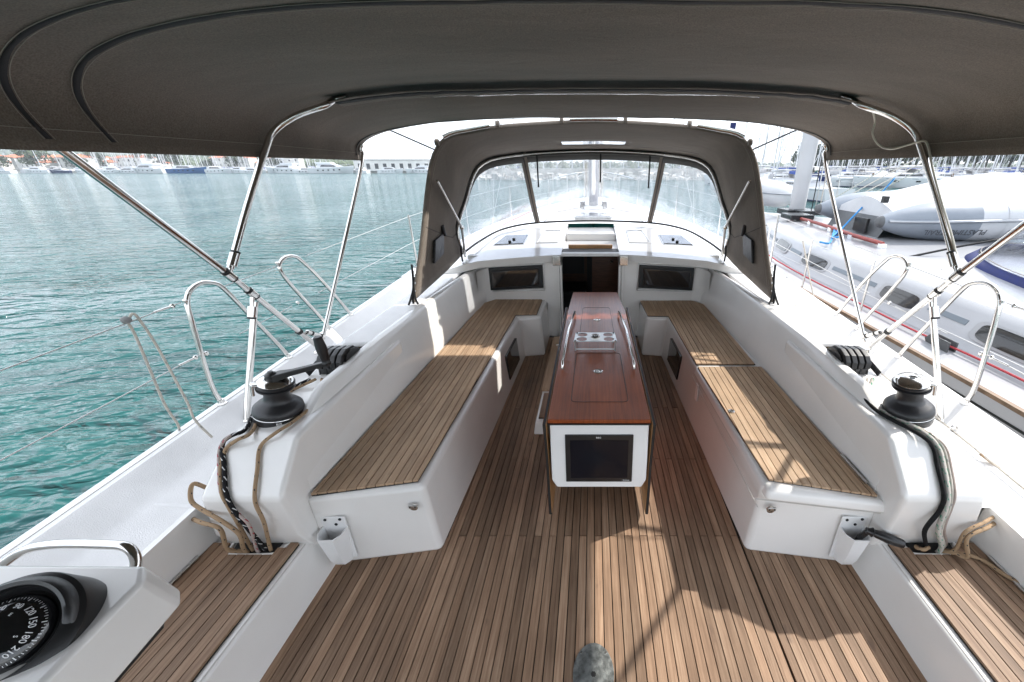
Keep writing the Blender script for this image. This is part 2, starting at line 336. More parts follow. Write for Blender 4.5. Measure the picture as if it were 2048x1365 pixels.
class G:
    """collects shapes into one mesh"""
    def __init__(s): s.v = []; s.f = []; s.uv = []
    def add(s, vs, fs, uv=None):
        k = len(s.v); s.v += [tuple(v) for v in vs]; s.f += [tuple(i+k for i in f) for f in fs]
        s.uv += uv if uv else [(0, 0)]*len(vs); return s
    def box(s, x0, x1, y0, y1, z0, z1, M=None):
        vs = [Vector((x, y, z)) for z in (z0, z1) for x, y in ((x0, y0), (x1, y0), (x1, y1), (x0, y1))]
        if M is not None: vs = [M @ v for v in vs]
        return s.add(vs, [(3, 2, 1, 0), (4, 5, 6, 7), (0, 1, 5, 4), (1, 2, 6, 5), (2, 3, 7, 6), (3, 0, 4, 7)])
    def prism(s, poly, z0, z1, M=None, top=None):
        n = len(poly); top = top or poly
        a = [Vector((p[0], p[1], z0)) for p in poly]; b = [Vector((p[0], p[1], z1 if len(p) < 3 else p[2])) for p in top]
        vs = a+b
        if M is not None: vs = [M @ v for v in vs]
        return s.add(vs, [tuple(reversed(range(n))), tuple(range(n, 2*n))] + [(i, (i+1) % n, n+(i+1) % n, n+i) for i in range(n)])
    def lathe(s, prof, n=32, M=None, c=(0, 0, 0)):
        vs = []; c = Vector(c)
        for r, z in prof:
            for i in range(n):
                a = 2*math.pi*i/n; v = Vector((r*math.cos(a), r*math.sin(a), z)); vs.append((M @ v if M is not None else v)+c)
        fs = [(j*n+i, j*n+(i+1) % n, (j+1)*n+(i+1) % n, (j+1)*n+i) for j in range(len(prof)-1) for i in range(n)]
        fs += [tuple(reversed(range(n))), tuple(range((len(prof)-1)*n, len(prof)*n))]
        return s.add(vs, fs)
    def tube(s, pts, r, n=10, smooth=0, cap=True, flat=1.0):
        pts = [Vector(p) for p in pts]
        if smooth: pts = spline(pts, smooth)
        rr = r if isinstance(r, (list, tuple)) else None
        t0 = (pts[1]-pts[0]).normalized(); up = Vector((0, 0, 1)) if abs(t0.z) < 0.9 else Vector((1, 0, 0))
        N = t0.cross(up).normalized(); vs = []; uv = []; d = 0
        for i, p in enumerate(pts):
            t = (pts[min(i+1, len(pts)-1)]-pts[max(i-1, 0)]).normalized()
            N = (N - t*N.dot(t)).normalized(); B = t.cross(N)
            if i: d += (p-pts[i-1]).length
            q = r if rr is None else rr[0]+(rr[-1]-rr[0])*i/(len(pts)-1)
            for k in range(n):
                a = 2*math.pi*k/n; vs.append(p + N*math.cos(a)*q + B*math.sin(a)*q*flat); uv.append((d, k/n))
        m = len(pts)
        fs = [(j*n+i, j*n+(i+1) % n, (j+1)*n+(i+1) % n, (j+1)*n+i) for j in range(m-1) for i in range(n)]
        if cap: fs += [tuple(reversed(range(n))), tuple(range((m-1)*n, m*n))]
        return s.add(vs, fs, uv)
    def grid(s, rows):
        m = len(rows); n = len(rows[0]); vs = [p for r in rows for p in r]
        return s.add(vs, [(j*n+i, j*n+i+1, (j+1)*n+i+1, (j+1)*n+i) for j in range(m-1) for i in range(n-1)])
    def build(s, name, m, parent=None, **k): return mesh(name, s.v, s.f, m, parent, uvs=s.uv, **k)
def spline(pts, sub=6):
    pts = [Vector(p) for p in pts]; out = []
    P = [pts[0]*2-pts[1]] + pts + [pts[-1]*2-pts[-2]]
    for i in range(1, len(P)-2):
        a, b, c, d = P[i-1:i+3]
        for k in range(sub):
            t = k/sub
            out.append(0.5*((2*b)+(c-a)*t+(2*a-5*b+4*c-d)*t*t+(3*b-a-3*c+d)*t**3))
    out.append(pts[-1]); return out
def resample(pts, n):
    L = [0]
    for i in range(1, len(pts)): L.append(L[-1]+(pts[i]-pts[i-1]).length)
    out = []; j = 0
    for k in range(n):
        d = L[-1]*k/(n-1)
        while j < len(L)-2 and L[j+1] < d: j += 1
        out.append(pts[j].lerp(pts[j+1], min(1, max(0, (d-L[j])/max(1e-9, L[j+1]-L[j])))))
    return out
def tubes(name, pts, r, m, parent=None, n=10, smooth=0, **k): return G().tube(pts, r, n, smooth).build(name, m, parent, smooth=60, **k)
def mir(p, s): return Vector((p[0]*s, p[1], p[2]))
def clipx(poly, x0, x1):
    def cl(P, f):
        out = []
        for i in range(len(P)):
            a, b = P[i], P[(i+1) % len(P)]; fa, fb = f(a), f(b)
            if fa >= 0: out.append(a)
            if (fa >= 0) != (fb >= 0):
                t = fa/(fa-fb); out.append((a[0]+(b[0]-a[0])*t, a[1]+(b[1]-a[1])*t))
        return out
    P = cl(poly, lambda p: p[0]-x0)
    return cl(P, lambda p: x1-p[0]) if P else P
def clipy(poly, y0, y1):
    return [(b, a) for a, b in clipx([(b, a) for a, b in poly], y0, y1)]
def planks(poly, z, parent, m, pitch=0.0402, gap=0.0044, th=0.012, joints=None, x_off=0.0, jig=0.0006):
    xs = [p[0] for p in poly]; k = math.floor((min(xs)-x_off)/pitch); n = 0
    while x_off+k*pitch < max(xs):
        a = x_off+k*pitch+gap/2; b = a+pitch-gap
        P = clipx(poly, a, b)
        segs = [(-99, 99)]
        if joints:
            js = joints if k % 2 == 0 else [j for j in joints if False]
            ys = [-99]+list(js)+[99]; segs = list(zip(ys[:-1], ys[1:]))
        for y0, y1 in segs:
            Q = clipy(P, y0+gap/2, y1-gap/2) if len(P) > 2 else []
            R_ = []
            for q in Q:
                if not R_ or (abs(q[0]-R_[-1][0])+abs(q[1]-R_[-1][1])) > 1e-4: R_.append(q)
            if len(R_) > 2 and (max(q[0] for q in R_)-min(q[0] for q in R_)) > 0.006 and (max(q[1] for q in R_)-min(q[1] for q in R_)) > 0.01:
                dz = random.uniform(-jig, jig)
                cx = sum(q[0] for q in R_)/len(R_); cy = sum(q[1] for q in R_)/len(R_)
                o = G().prism([(q[0]-cx, q[1]-cy) for q in R_], z-th+dz, z+dz).build('plank', m, parent)
                o.location = (cx, cy, 0); n += 1
        k += 1
    return n
def text(body, size, M, m, parent, ext=0.0006, name='lettering', align='CENTER'):
    cu = bpy.data.curves.new(name, 'FONT'); cu.body = body; cu.size = size; cu.extrude = ext; cu.align_x = align; cu.align_y = 'CENTER'; cu.resolution_u = 3
    t = bpy.data.objects.new(name+'_curve', cu); COL.objects.link(t)
    dg = bpy.context.evaluated_depsgraph_get(); me = bpy.data.meshes.new_from_object(t.evaluated_get(dg))
    COL.objects.unlink(t); bpy.data.objects.remove(t)
    me.transform(M); me.materials.clear(); me.materials.append(m)
    o = bpy.data.objects.new(name, me); COL.objects.link(o)
    if parent: o.parent = parent
    return o
def frame_of(o, xdir, ydir):
    x = Vector(xdir).normalized(); y = (Vector(ydir)-x*Vector(ydir).dot(x)).normalized(); z = x.cross(y)
    M = Matrix((x, y, z)).transposed().to_4x4(); M.translation = Vector(o); return M
def copy_tree(o, parent=None):
    c = o.copy(); COL.objects.link(c)
    if parent: c.parent = parent
    for ch in list(o.children): copy_tree(ch, c)
    return c
SD = (('port', -1), ('starboard', 1))

# ------------------------------------------------------------------ water, sea bed of the place
WZ = -0.75
g = G(); rows = []
NA, NR = 420, 250
for j in range(NR):
    r = 0.4*(3200/0.4)**(j/(NR-1)); row = []
    for i in range(NA+1):
        a = math.pi*2*i/NA
        x, y = r*math.cos(a), r*math.sin(a); h = 0
        sp = max(r*2*math.pi/NA, r*0.037)
        for wl, am in ((7.0, 0.045), (3.1, 0.035), (1.3, 0.02)):
            if sp < wl/5: h += am*2*(noise.noise(Vector(((x*0.97+y*0.24)/wl*0.6, (y*0.97-x*0.24)/wl*1.5, wl)))) * min(1, (wl/5-sp)/(wl/8))
        row.append((x, y, WZ+h))
    rows.append(row)
w = g.grid(rows).build('water', water_m, smooth=180); w['kind'] = 'structure'; w['label'] = 'teal rippled harbour water'

# ------------------------------------------------------------------ own yacht
yacht = thing('sailing_yacht', 'white sailing yacht under the camera with teak planked cockpit, benches and coachroof', 'sailing yacht')
def zg(Y): return 0.515+0.043*(Y-0.9) if Y < 5 else 0.691+0.045*(Y-5)
def hw(Y): return 2.19 if Y < 4.5 else 2.19*max(0.0, 1-((Y-4.5)/8.0)**2.3)
# hull and side decks
ys = [-2.0, -1, 0, 0.6, 1.0, 1.31, 1.32, 2, 3, 4, 4.6]
for nm, s in SD:
    rows = []
    for Y in ys:
        xi = 1.775 if Y <= 1.315 else 1.60
        z = zg(Y); h = hw(Y)
        rows.append([Vector((s*x, Y, zz)) for x, zz in ((xi, z-0.12), (h-0.24, z-0.10), (h-0.20, z-0.085), (h-0.11, z-0.012), (h-0.09, z), (h-0.03, z+0.002), (h, z-0.012), (h+0.01, z-0.06), (h-0.02, z-0.5), (h-0.2, z-1.4))])
    G().grid(rows).build('side_deck', gel2, yacht, smooth=28)
    # fine joint line on the gunwale
    tubes('gunwale_joint', [(s*(hw(Y)-0.062), Y, zg(Y)+0.0015) for Y in ys], 0.0022, simple('joint_grey', (0.5, 0.48, 0.45), 0.6) if s < 0 else MATS['joint_grey'], yacht, n=5)  # even grey for joint lines and lid grooves
    # recess wall beside the stern seat
    G().prism([(s*1.75, -2), (s*1.79, -2), (s*1.79, 1.33), (s*1.75, 1.33)], 0.0, 0.37, top=[(s*1.765, -2, zg(-2)-0.118), (s*1.79, -2, zg(-2)-0.118), (s*1.79, 1.33, zg(1.33)-0.118), (s*1.765, 1.33, zg(1.33)-0.118)]).build('recess_wall', gel, yacht, smooth=30)
# foredeck
rows = []
for Y in [8.9, 9.5, 10, 11, 11.7, 12.2, 12.45]:
    h = hw(Y)+0.02; z = zg(Y); e = min(0.1, h*0.4)
    rows.append([Vector((x, Y, zz)) for x, zz in ((-h+0.1, z-1.2), (-h, z-0.02), (-h+e*0.2, z), (-h+e, z), (-h+e*1.6, z-0.05), (-h*0.4, z), (0, z+0.03), (h*0.4, z), (h-e*1.6, z-0.05), (h-e, z), (h-e*0.2, z), (h, z-0.02), (h-0.1, z-1.2))])
G().grid(rows).build('foredeck', gel2, yacht, smooth=30)
for s in (-1, 1):
    rows = []
    for Y in [4.4, 5, 5.6, 6.5, 7.4, 8.2, 8.95]:
        h = hw(Y)+0.02; z = zg(Y); e = 0.1
        rows.append([Vector((s*x, Y, zz)) for x, zz in ((h-0.1, z-1.2), (h, z-0.02), (h-e*0.2, z), (h-e, z), (h-e*1.6, z-0.05), (max(0.4, 1.50-0.165*max(0, Y-5)**1.15), z-0.045))])
    G().grid(rows).build('foredeck', gel2, yacht, smooth=30)

# cockpit floor
floor = mesh('cockpit_floor', *[[(-1.30, -0.8, -0.010), (1.30, -0.8, -0.010), (1.30, 4.3, -0.010), (-1.30, 4.3, -0.010), (-1.30, -0.8, -0.05), (1.30, -0.8, -0.05), (1.30, 4.3, -0.05), (-1.30, 4.3, -0.05)],
    [(0, 1, 2, 3), (7, 6, 5, 4), (0, 4, 5, 1), (1, 5, 6, 2), (2, 6, 7, 3), (3, 7, 4, 0)]], caulk, yacht)
fp = [(-1.268, -0.75), (1.268, -0.75), (1.268, 1.334), (0.775, 1.424), (0.66, 4.2), (-0.66, 4.2), (-0.775, 1.424), (-1.268, 1.334)]
J = [0.3, 0.905, 1.512, 2.12, 2.74, 3.35]
planks([(-0.776, -0.75), (0.776, -0.75), (0.776, 1.5), (0.72, 4.2), (-0.72, 4.2), (-0.776, 1.5)], 0.0, floor, teak, joints=[1.512, 2.12, 2.74], x_off=0.005)
planks([(-1.285, 0.1), (-0.777, 0.1), (-0.777, 1.5), (-1.285, 1.40)], 0.0, floor, teak, x_off=0.005)
planks([(1.285, 0.1), (0.777, 0.1), (0.777, 1.5), (1.285, 1.40)], 0.0, floor, teak, x_off=0.005)

# stern seat lids beside the helm positions
for nm, s in SD:
    seat = G().prism([(s*1.272, -0.8), (s*1.765, -0.8), (s*1.765, 1.42), (s*1.272, 1.42)], -0.02, 0.198, top=[(s*1.325, -0.8, 0.198), (s*1.765, -0.8, 0.198), (s*1.765, 1.42, 0.198), (s*1.325, 1.42, 0.198)]).build('stern_seat', gel, yacht, bevel=0.012)
    mesh('lid_groove', [(s*1.336, -0.8, 0.1985), (s*1.340, -0.8, 0.1985), (s*1.340, 1.30, 0.1985), (s*1.336, 1.30, 0.1985), (s*1.336, -0.8, 0.2), (s*1.340, -0.8, 0.2), (s*1.340, 1.30, 0.2), (s*1.336, 1.30, 0.2)], [(4, 5, 6, 7), (0, 1, 5, 4), (1, 2, 6, 5), (2, 3, 7, 6), (3, 0, 4, 7)], MATS['joint_grey'], seat)
    poly = [(1.362, -0.7), (1.755, -0.7), (1.755, 1.20), (1.745, 1.296), (1.675, 1.296), (1.655, 1.275), (1.64, 1.235), (1.46, 1.232), (1.43, 1.25), (1.41, 1.29), (1.362, 1.296)]
    poly = [(p[0]*s, p[1]) for p in poly]
    base = G().prism(poly, 0.198, 0.203).build('teak_backing', caulk, seat)
    # shallow strips; the notch is left free
    pl = [(1.362, -0.7), (1.755, -0.7), (1.755, 1.296), (1.362, 1.296)]
    k = 0
    for i in range(10):
        a = 1.362+i*0.0394+0.002; b = a+0.0355
        mid = (a+b)/2; top = 1.296 if (mid < 1.41 or mid > 1.66) else (1.235 if 1.44 < mid < 1.64 else 1.27)
        dz = random.uniform(-.0006, .0006)
        cx = s*mid; y1 = top
        o = G().prism([(-0.0177, -0.7), (0.0177, -0.7), (0.0177, y1), (-0.0177, y1)], 0.2, 0.214+dz).build('plank', teak, seat); o.location = (cx, 0, 0)
    # rope well in the notch
    G().prism([(s*1.655, 1.31), (s*1.44, 1.31), (s*1.455, 1.247), (s*1.64, 1.247)], 0.1985, 0.2035).build('rope_well', caulk, seat)
    tubes('well_lip', [(s*1.40, 1.305, 0.207), (s*1.425, 1.262, 0.207), (s*1.46, 1.241, 0.207), (s*1.64, 1.241, 0.207), (s*1.655, 1.262, 0.207), (s*1.67, 1.305, 0.207)], 0.006, gel, seat, smooth=4)
    hinge = tubes('hinge', [(s*1.752, 1.02, 0.222), (s*1.752, 1.22, 0.222)], 0.006, steel_b, seat)
    for q in range(5): tubes('hinge_knuckle', [(s*1.752, 1.03+q*0.04, 0.222), (s*1.752, 1.055+q*0.04, 0.222)], 0.0078, steel_b, seat, n=8)

# benches
def plan(o, s): return [(p[0]*s, p[1]) for p in o]
for nm, s in SD:
    body = [(-1.31, 1.345), (-0.80, 1.425), (-0.745, 3.70), (-0.53, 3.73), (-0.53, 4.36), (-1.25, 4.36)]
    b = G().prism([(-s*(p[0]), p[1]) for p in [(-1.31, 1.345), (-0.775, 1.425), (-0.70, 3.70), (-0.505, 3.73), (-0.505, 4.36), (-1.25, 4.36)]], -0.01, 0.428, top=[(-s*p[0], p[1], 0.428) for p in body]).build('bench', gel, yacht, bevel=0.03, seg=4)
    if s > 0: b['label'] = 'starboard bench with a separate aft locker lid'
    segs = [((-1.282, 1.362), (-0.835, 1.45), (-0.785, 3.76), (-0.575, 3.775), (-0.575, 4.245), (-1.10, 4.245), (-1.195, 4.12), (-1.245, 2.6))] if s < 0 else \
           [((-1.282, 1.352), (-0.835, 1.455), (-0.775, 2.61), (-1.245, 2.61)), ((-1.225, 2.665), (-0.775, 2.665), (-0.75, 3.72), (-0.545, 3.735), (-0.52, 4.20), (-1.10, 4.20), (-1.19, 4.08))]
    for q in segs:
        P = [(-s*p[0], p[1]) for p in q]
        G().prism(P, 0.4285, 0.436).build('teak_backing', caulk, b)
        planks([(p[0]*1.0, p[1]) for p in P], 0.446, b, teak_b, x_off=0.012*s)
    # dark porthole in the inner face
    def face_x(z, Y): return -s*((-0.775-(0.02*0)) + (Y-1.425)*0.033 - 0.025*(z/0.43))
    xs = s*0.0
    pts = [(3.02, 0.10), (3.42, 0.10), (3.42, 0.33), (3.02, 0.33)]
    vs = [Vector((s*(abs(face_x(z, Y))-0.006), Y, z)) for Y, z in pts]+[Vector((s*(abs(face_x(z, Y))+0.03), Y, z)) for Y, z in pts]
    mesh('bench_window', vs, [(0, 1, 2, 3), (7, 6, 5, 4), (0, 4, 5, 1), (1, 5, 6, 2), (2, 6, 7, 3), (3, 7, 4, 0)], glass_d, b, bevel=0.006)
# starboard locker lid lip and its finger slot
lid = G().prism([(0.80, 1.385), (1.33, 1.30), (1.26, 2.63), (0.745, 2.63)], 0.375, 0.43, top=[(0.815, 1.40, 0.432), (1.31, 1.32, 0.432), (1.25, 2.63, 0.432), (0.765, 2.63, 0.432)]).build('locker_lid', gel, yacht, bevel=0.02, seg=4)
G().box(0.744, 0.752, 2.45, 2.50, 0.24, 0.375).build('finger_slot', gel2, lid, bevel=0.006)
tubes('lid_groove', [(0.757, 1.36, 0.366), (0.742, 2.62, 0.366)], 0.0025, MATS['joint_grey'], lid, n=5)
tubes('lid_groove', [(0.757, 1.41, 0.366), (1.3, 1.325, 0.366)], 0.003, MATS['joint_grey'], lid, n=5)
# seat latches
for nm, s in SD:
    pass
hd = tubes('lid_hinge', [(1.275, 1.42, 0.452), (1.27, 1.62, 0.452)], 0.006, steel_b, yacht)

# coamings
for nm, s in SD:
    rows = []
    for Y, zt, xi, xb in ((1.39, 0.655, 1.325, 1.295), (1.44, 0.675, 1.33, 1.292), (1.74, 0.795, 1.345, 1.285), (2.3, 0.815, 1.335, 1.268), (3.0, 0.82, 1.31, 1.245), (3.6, 0.815, 1.285, 1.22), (4.0, 0.81, 1.262, 1.19), (4.35, 0.81, 1.25, 1.18)):
        rows.append([Vector((s*x, Y, z)) for x, z in ((xb, 0.40), (xb+0.004, 0.50), (xi-0.004, zt-0.035), (xi+0.012, zt-0.008), (xi+0.035, zt), (xi+0.06, zt-0.004), (xi+0.068, zt-0.02), (xi+0.072, zt-0.2), (xi+0.072, 0.1))])
    v0 = rows[0]
    g = G().grid(rows); g.add(v0, [tuple(range(len(v0)))])
    g.build('coaming', gel, yacht, smooth=38)
    # platform that carries winch and clutches
    P = [(1.325, 0.15), (1.265, 0.30), (1.245, 0.53), (1.27, 0.565), (1.42, 0.715), (1.46, 0.722), (2.45, 0.74), (2.45, 0.15)]
    vs = [Vector((s*1.30, y, z)) for y, z in P]+[Vector((s*(1.70-0.09*max(0, (z-0.3))/0.42), y, z)) for y, z in P]; n = len(P)
    mesh('winch_platform', vs, [tuple(range(n)), tuple(range(2*n-1, n-1, -1))]+[(i, (i+1) % n, n+(i+1) % n, n+i) for i in range(n)], gel, yacht, bevel=0.022, seg=4)
    # rope garage forward of the clutches
    g = G()
    g.prism([(s*1.372, 2.22), (s*1.56, 2.22), (s*1.60, 2.28), (s*1.60, 4.4), (s*1.372, 4.4)], 0.782, 0.808, top=[(s*1.378, 2.235, 0.812), (s*1.545, 2.235, 0.806), (s*1.58, 2.29, 0.804), (s*1.585, 4.4, 0.804), (s*1.378, 4.4, 0.812)])
    g.build('rope_garage_lid', gel2, yacht, bevel=0.012)
    G().box(min(s*1.575, s*1.62), max(s*1.575, s*1.62), 2.25, 4.4, 0.40, 0.784).build('rope_garage_side', gel, yacht, bevel=0.01)
    G().box(min(s*1.385, s*1.575), max(s*1.385, s*1.575), 2.9, 2.95, 0.74, 0.783).build('rope_garage_end', caulk, yacht)
    # round scupper on the side deck
    g = G().lathe([(0.026, 0), (0.026, 0.004), (0.018, 0.005), (0.0165, 0.002), (0.0, 0.002)], 20, c=(s*1.86, 3.35, zg(3.35)-0.113)); g.build('deck_filler', steel_b, yacht, smooth=30)

# bulkhead with windows, companionway and coachroof
XL, XR = -0.345, 0.275
g = G()
g.prism([(-1.36, 4.27), (XL, 4.27), (XL, 4.36), (-1.36, 4.36)], 0.40, 0.93)
g.prism([(XR, 4.27), (1.36, 4.27), (1.36, 4.36), (XR, 4.36)], 0.40, 0.93)
g.prism([(-0.52, 4.27), (XL, 4.27), (XL, 4.36), (-0.52, 4.36)], -0.2, 0.40)
g.prism([(XR, 4.27), (0.52, 4.27), (0.52, 4.36), (XR, 4.36)], -0.2, 0.40)
g.prism([(XL, 4.27), (XR, 4.27), (XR, 4.36), (XL, 4.36)], -0.2, 0.02)
bulk = g.build('bulkhead', gel, yacht)
for x0 in (XL-0.045, XR+0.005):
    for d in (0, 0.03): G().box(x0+d*0.9, x0+d*0.9+0.018, 4.235, 4.268, 0.0, 0.86).build('companionway_rib', gel, bulk, bevel=0.006)
for s, xa, xb in ((-1, -1.16, -0.555), (1, 0.50, 1.10)):
    for nm, e, y0, y1, m in (('window_frame', 0.0, 4.247, 4.268, frame_d if s > 0 else frame_d), ('window_bezel', 0.035, 4.243, 4.262, rubber), ('window_pane', 0.045, 4.238, 4.26, glass_d)):
        P = [(xa+e, 0.545+e*0.8), (xb-e, 0.575+e*0.8), (xb-e, 0.835-e*0.8), (xa+e, 0.80-e*0.8)]
        if s > 0: P = [(xa+e, 0.575+e*0.8), (xb-e, 0.545+e*0.8), (xb-e, 0.80-e*0.8), (xa+e, 0.835-e*0.8)]
        vs = [Vector((x, y0, z)) for x, z in P]+[Vector((x, y1, z)) for x, z in P]
        mesh(nm, vs, [(0, 1, 2, 3), (7, 6, 5, 4), (0, 4, 5, 1), (1, 5, 6, 2), (2, 6, 7, 3), (3, 7, 4, 0)], m, bulk, bevel=0.008)
    # metal trim round the frame
    e = -0.012; P = [(xa+e, 0.545+e), (xb-e, 0.565+e), (xb-e, 0.845-e), (xa+e, 0.81-e)] if s < 0 else [(xa+e, 0.565+e), (xb-e, 0.545+e), (xb-e, 0.81-e), (xa+e, 0.845-e)]
    q = [Vector((x, 4.262, z)) for x, z in P]; tubes('window_trim', q+[q[0]], 0.010, steel_b if s > 0 else steel_b, bulk)
# fillet columns between coaming and bulkhead
for nm, s in SD:
    rows = []
    for z in (0.42, 0.6, 0.80):
        rows.append([Vector((s*x, y, z)) for x, y in ((1.10, 4.266), (1.14, 4.25), (1.18, 4.21), (1.205, 4.14), (1.215, 4.03))])
    G().grid(rows).build('corner_fillet', gel, yacht, smooth=180)
# roof
def roof_h(Y):
    P = [(4.2, 0.955), (4.6, 1.0), (5.4, 1.09), (6.4, 1.14), (7.6, 1.14), (8.6, 1.02), (9.3, 0.90)]
    for (a, b), (c, d) in zip(P, P[1:]):
        if Y <= c: return b+(d-b)*max(0, Y-a)/(c-a)
    return P[-1][1]
def roof_w(Y): return 1.50 if Y < 5 else 1.50-0.165*(Y-5)**1.15
def roof_row(Y, x0, x1, n=9, ysk=0.0):
    w_ = roof_w(Y); h = roof_h(Y); out = []
    for i in range(n):
        x = x0+(x1-x0)*i/(n-1); q = min(1, abs(x)/w_)
        out.append(Vector((x, Y - ysk*max(0, (abs(x)-0.4)/1.1), h-0.05*q*q-0.055*max(0, q-0.8)/0.2)))
    return out
for s in (-1, 1):
    xi = XL if s < 0 else XR
    rows = []
    for Y in (4.2, 4.35, 4.7, 5.1, 5.6):
        r_ = roof_row(Y, xi, s*roof_w(Y), 12, 0.25 if Y == 4.2 else (0.1 if Y == 4.35 else 0))
        r_.append(r_[-1]+Vector((s*0.03, 0, -0.05))); r_.append(r_[-1]+Vector((s*0.06, 0, -0.35)))
        rows.append(r_)
    lip = [p+Vector((0, 0.004, -0.018)) for p in rows[0]]; lip2 = [p+Vector((0, 0.02, -0.075)) for p in rows[0]]; lip3 = [p+Vector((0, 0.12, -0.085)) for p in rows[0]]
    inner = [r_[0] for r_ in rows]
    g = G().grid([lip3, lip2, lip]+rows)
    g.grid([[p+Vector((0, 0, -0.12)) for p in inner], inner])
    g.build('coachroof', gel, yacht, smooth=35)
rows = []
for Y in (5.6, 6.2, 7, 7.8, 8.5, 9.1, 9.4):
    w_ = max(0.3, roof_w(Y)); r_ = roof_row(Y, -w_, w_, 15)
    z0 = zg(Y)-0.04
    r_ = [Vector((-w_-0.15, Y, z0)), r_[0]+Vector((-0.03, 0, -0.05))]+r_+[r_[-1]+Vector((0.03, 0, -0.05)), Vector((w_+0.15, Y, z0))]
    rows.append(r_)
rows.append([Vector((p.x*0.9, 9.9, zg(9.9)-0.01)) for p in rows[-1]])
g = G().grid(rows); g.build('coachroof_forward', gel, yacht, smooth=35)
# companionway hatch: white beam, wooden grip, recessed garage
G().box(XL-0.002, XR+0.002, 4.215, 4.30, 0.93, 0.965).build('hatch_beam', gel2, yacht, bevel=0.01)
G().box(XL+0.005, XR-0.005, 4.34, 4.52, 0.94, 0.958).build('hatch_edge', rubber, yacht)
G().box(XL+0.06, XR-0.06, 4.53, 4.58, 0.958, 0.998).build('hatch_grip', ply, yacht, bevel=0.006)
G().box(XL, XR, 4.52, 5.6, 0.935, 0.958).build('hatch_slide', gel, yacht)
G().box(XL, XR, 5.05, 5.62, 0.95, 1.045).build('hatch_garage', gel, yacht, bevel=0.02)
G().box(XL-0.09, XL-0.005, 4.165, 4.20, 0.845, 0.945).build('corner_plate', steel, yacht, bevel=0.004)
G().box(XR+0.005, XR+0.09, 4.165, 4.20, 0.845, 0.945).build('corner_plate', steel, yacht, bevel=0.004)
# interior seen through the companionway
g = G(); g.box(-1.0, 1.0, 6.3, 6.35, -1.4, 0.93); g.box(-1.02, -1.0, 4.37, 6.35, -1.4, 0.93); g.box(1.0, 1.02, 4.37, 6.35, -1.4, 0.93); g.box(-1, 1, 4.37, 6.35, -1.45, -1.4)
cab = g.build('cabin_lining', interior, yacht)
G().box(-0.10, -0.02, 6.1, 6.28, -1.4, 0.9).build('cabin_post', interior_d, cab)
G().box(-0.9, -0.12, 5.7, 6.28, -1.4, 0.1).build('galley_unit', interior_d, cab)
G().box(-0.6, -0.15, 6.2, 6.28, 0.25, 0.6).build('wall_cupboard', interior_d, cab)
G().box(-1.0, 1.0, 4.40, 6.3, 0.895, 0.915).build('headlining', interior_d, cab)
G().box(-0.02, 0.36, 5.2, 5.24, -1.2, 0.88).build('cabin_door', interior, cab)
g = G(); [g.box(XL+0.03, XR-0.03, 4.40+i*0.2, 4.62+i*0.2, -0.1-i*0.27, -0.07-i*0.27) for i in range(4)]; g.build('companionway_step', ply, cab)
G().lathe([(0.012, 0), (0.02, 0.01), (0.0, 0.02)], 12, M=Matrix.Rotation(R(90), 4, 'X'), c=(0.24, 5.195, 0.66)).build('door_knob', steel, cab)
# roof hatches with dark tinted glass, shallow non-slip panels
for s in (-1, 1):
    def rp(x, Y, dz): return Vector((x, Y, roof_h(Y)-0.05*(abs(x)/roof_w(Y))**2+dz))
    for nm, q, dz, m in (('hatch_frame', 0, 0.006, steel_b), ('hatch_glass', 0.014, 0.012, glass_d)):
        P = [(s*(0.80+q), 4.62+q), (s*(1.16-q), 4.62+q), (s*(1.10-q), 5.02-q), (s*(0.80+q), 5.02-q)]
        vs = [rp(x, y, 0.0) for x, y in P]+[rp(x, y, dz) for x, y in P]
        mesh(nm, vs, [(0, 1, 2, 3), (7, 6, 5, 4), (0, 4, 5, 1), (1, 5, 6, 2), (2, 6, 7, 3), (3, 7, 4, 0)], m, yacht)
    for xx, yy in ((0.98, 4.70), (0.95, 4.80)):
        p = rp(s*xx, yy, 0.013); G().lathe([(0.018, 0), (0.018, 0.012), (0.012, 0.016), (0, 0.016)], 16, c=p).build('hatch_knob', rubber, yacht, smooth=30)
    P = [(s*0.42, 4.65), (s*0.66, 4.65), (s*0.62, 5.2), (s*0.42, 5.2)]
    q = [rp(x, y, 0.003) for x, y in P]; tubes('panel_edge', q+[q[0]], 0.007, gel, yacht)

# floor locker and grating under the table
g = G().prism([(-0.44, 2.38), (0.44, 2.38), (0.44, 3.98), (-0.44, 3.98)], 0.0, 0.10, top=[(-0.425, 2.40, 0.10), (0.425, 2.40, 0.10), (0.425, 3.98, 0.10), (-0.425, 3.98, 0.10)])
plinth = g.build('table_plinth', gel, yacht, bevel=0.012)
for s in (-1, 1):
    a, b_ = sorted((s*0.27, s*0.405)); G().box(a, b_, 2.44, 2.78, 0.1005, 0.108).build('locker_inset', caulk, plinth)
    for i in range(3): q = sorted((s*(0.272+i*0.0445), s*(0.272+i*0.0445+0.041))); G().box(q[0], q[1], 2.445, 2.775, 0.105, 0.118).build('plank', teak, plinth)
    # grating: a board pierced by two rows of square holes
    g = G(); xs = [0.235, 0.262, 0.280, 0.302, 0.320, 0.425]; 
    for k in range(20):
        y = 2.86+k*0.05
        for i in (1, 3): g.box(min(s*xs[i], s*xs[i+1]), max(s*xs[i], s*xs[i+1]), y, y+0.02, 0.117, 0.1195)
    a, b_ = sorted((s*0.22, s*0.428)); G().box(a, b_, 2.83, 3.95, 0.10, 0.118).build('grating_board', teak_b, plinth, bevel=0.004)
    g.build('grating_hole', rubber, plinth)
G().lathe([(0.02, 0), (0.02, 0.004), (0.008, 0.004), (0, 0.001)], 18, c=(-0.37, 3.72, 0.119)).build('lift_ring', steel, plinth, smooth=30)

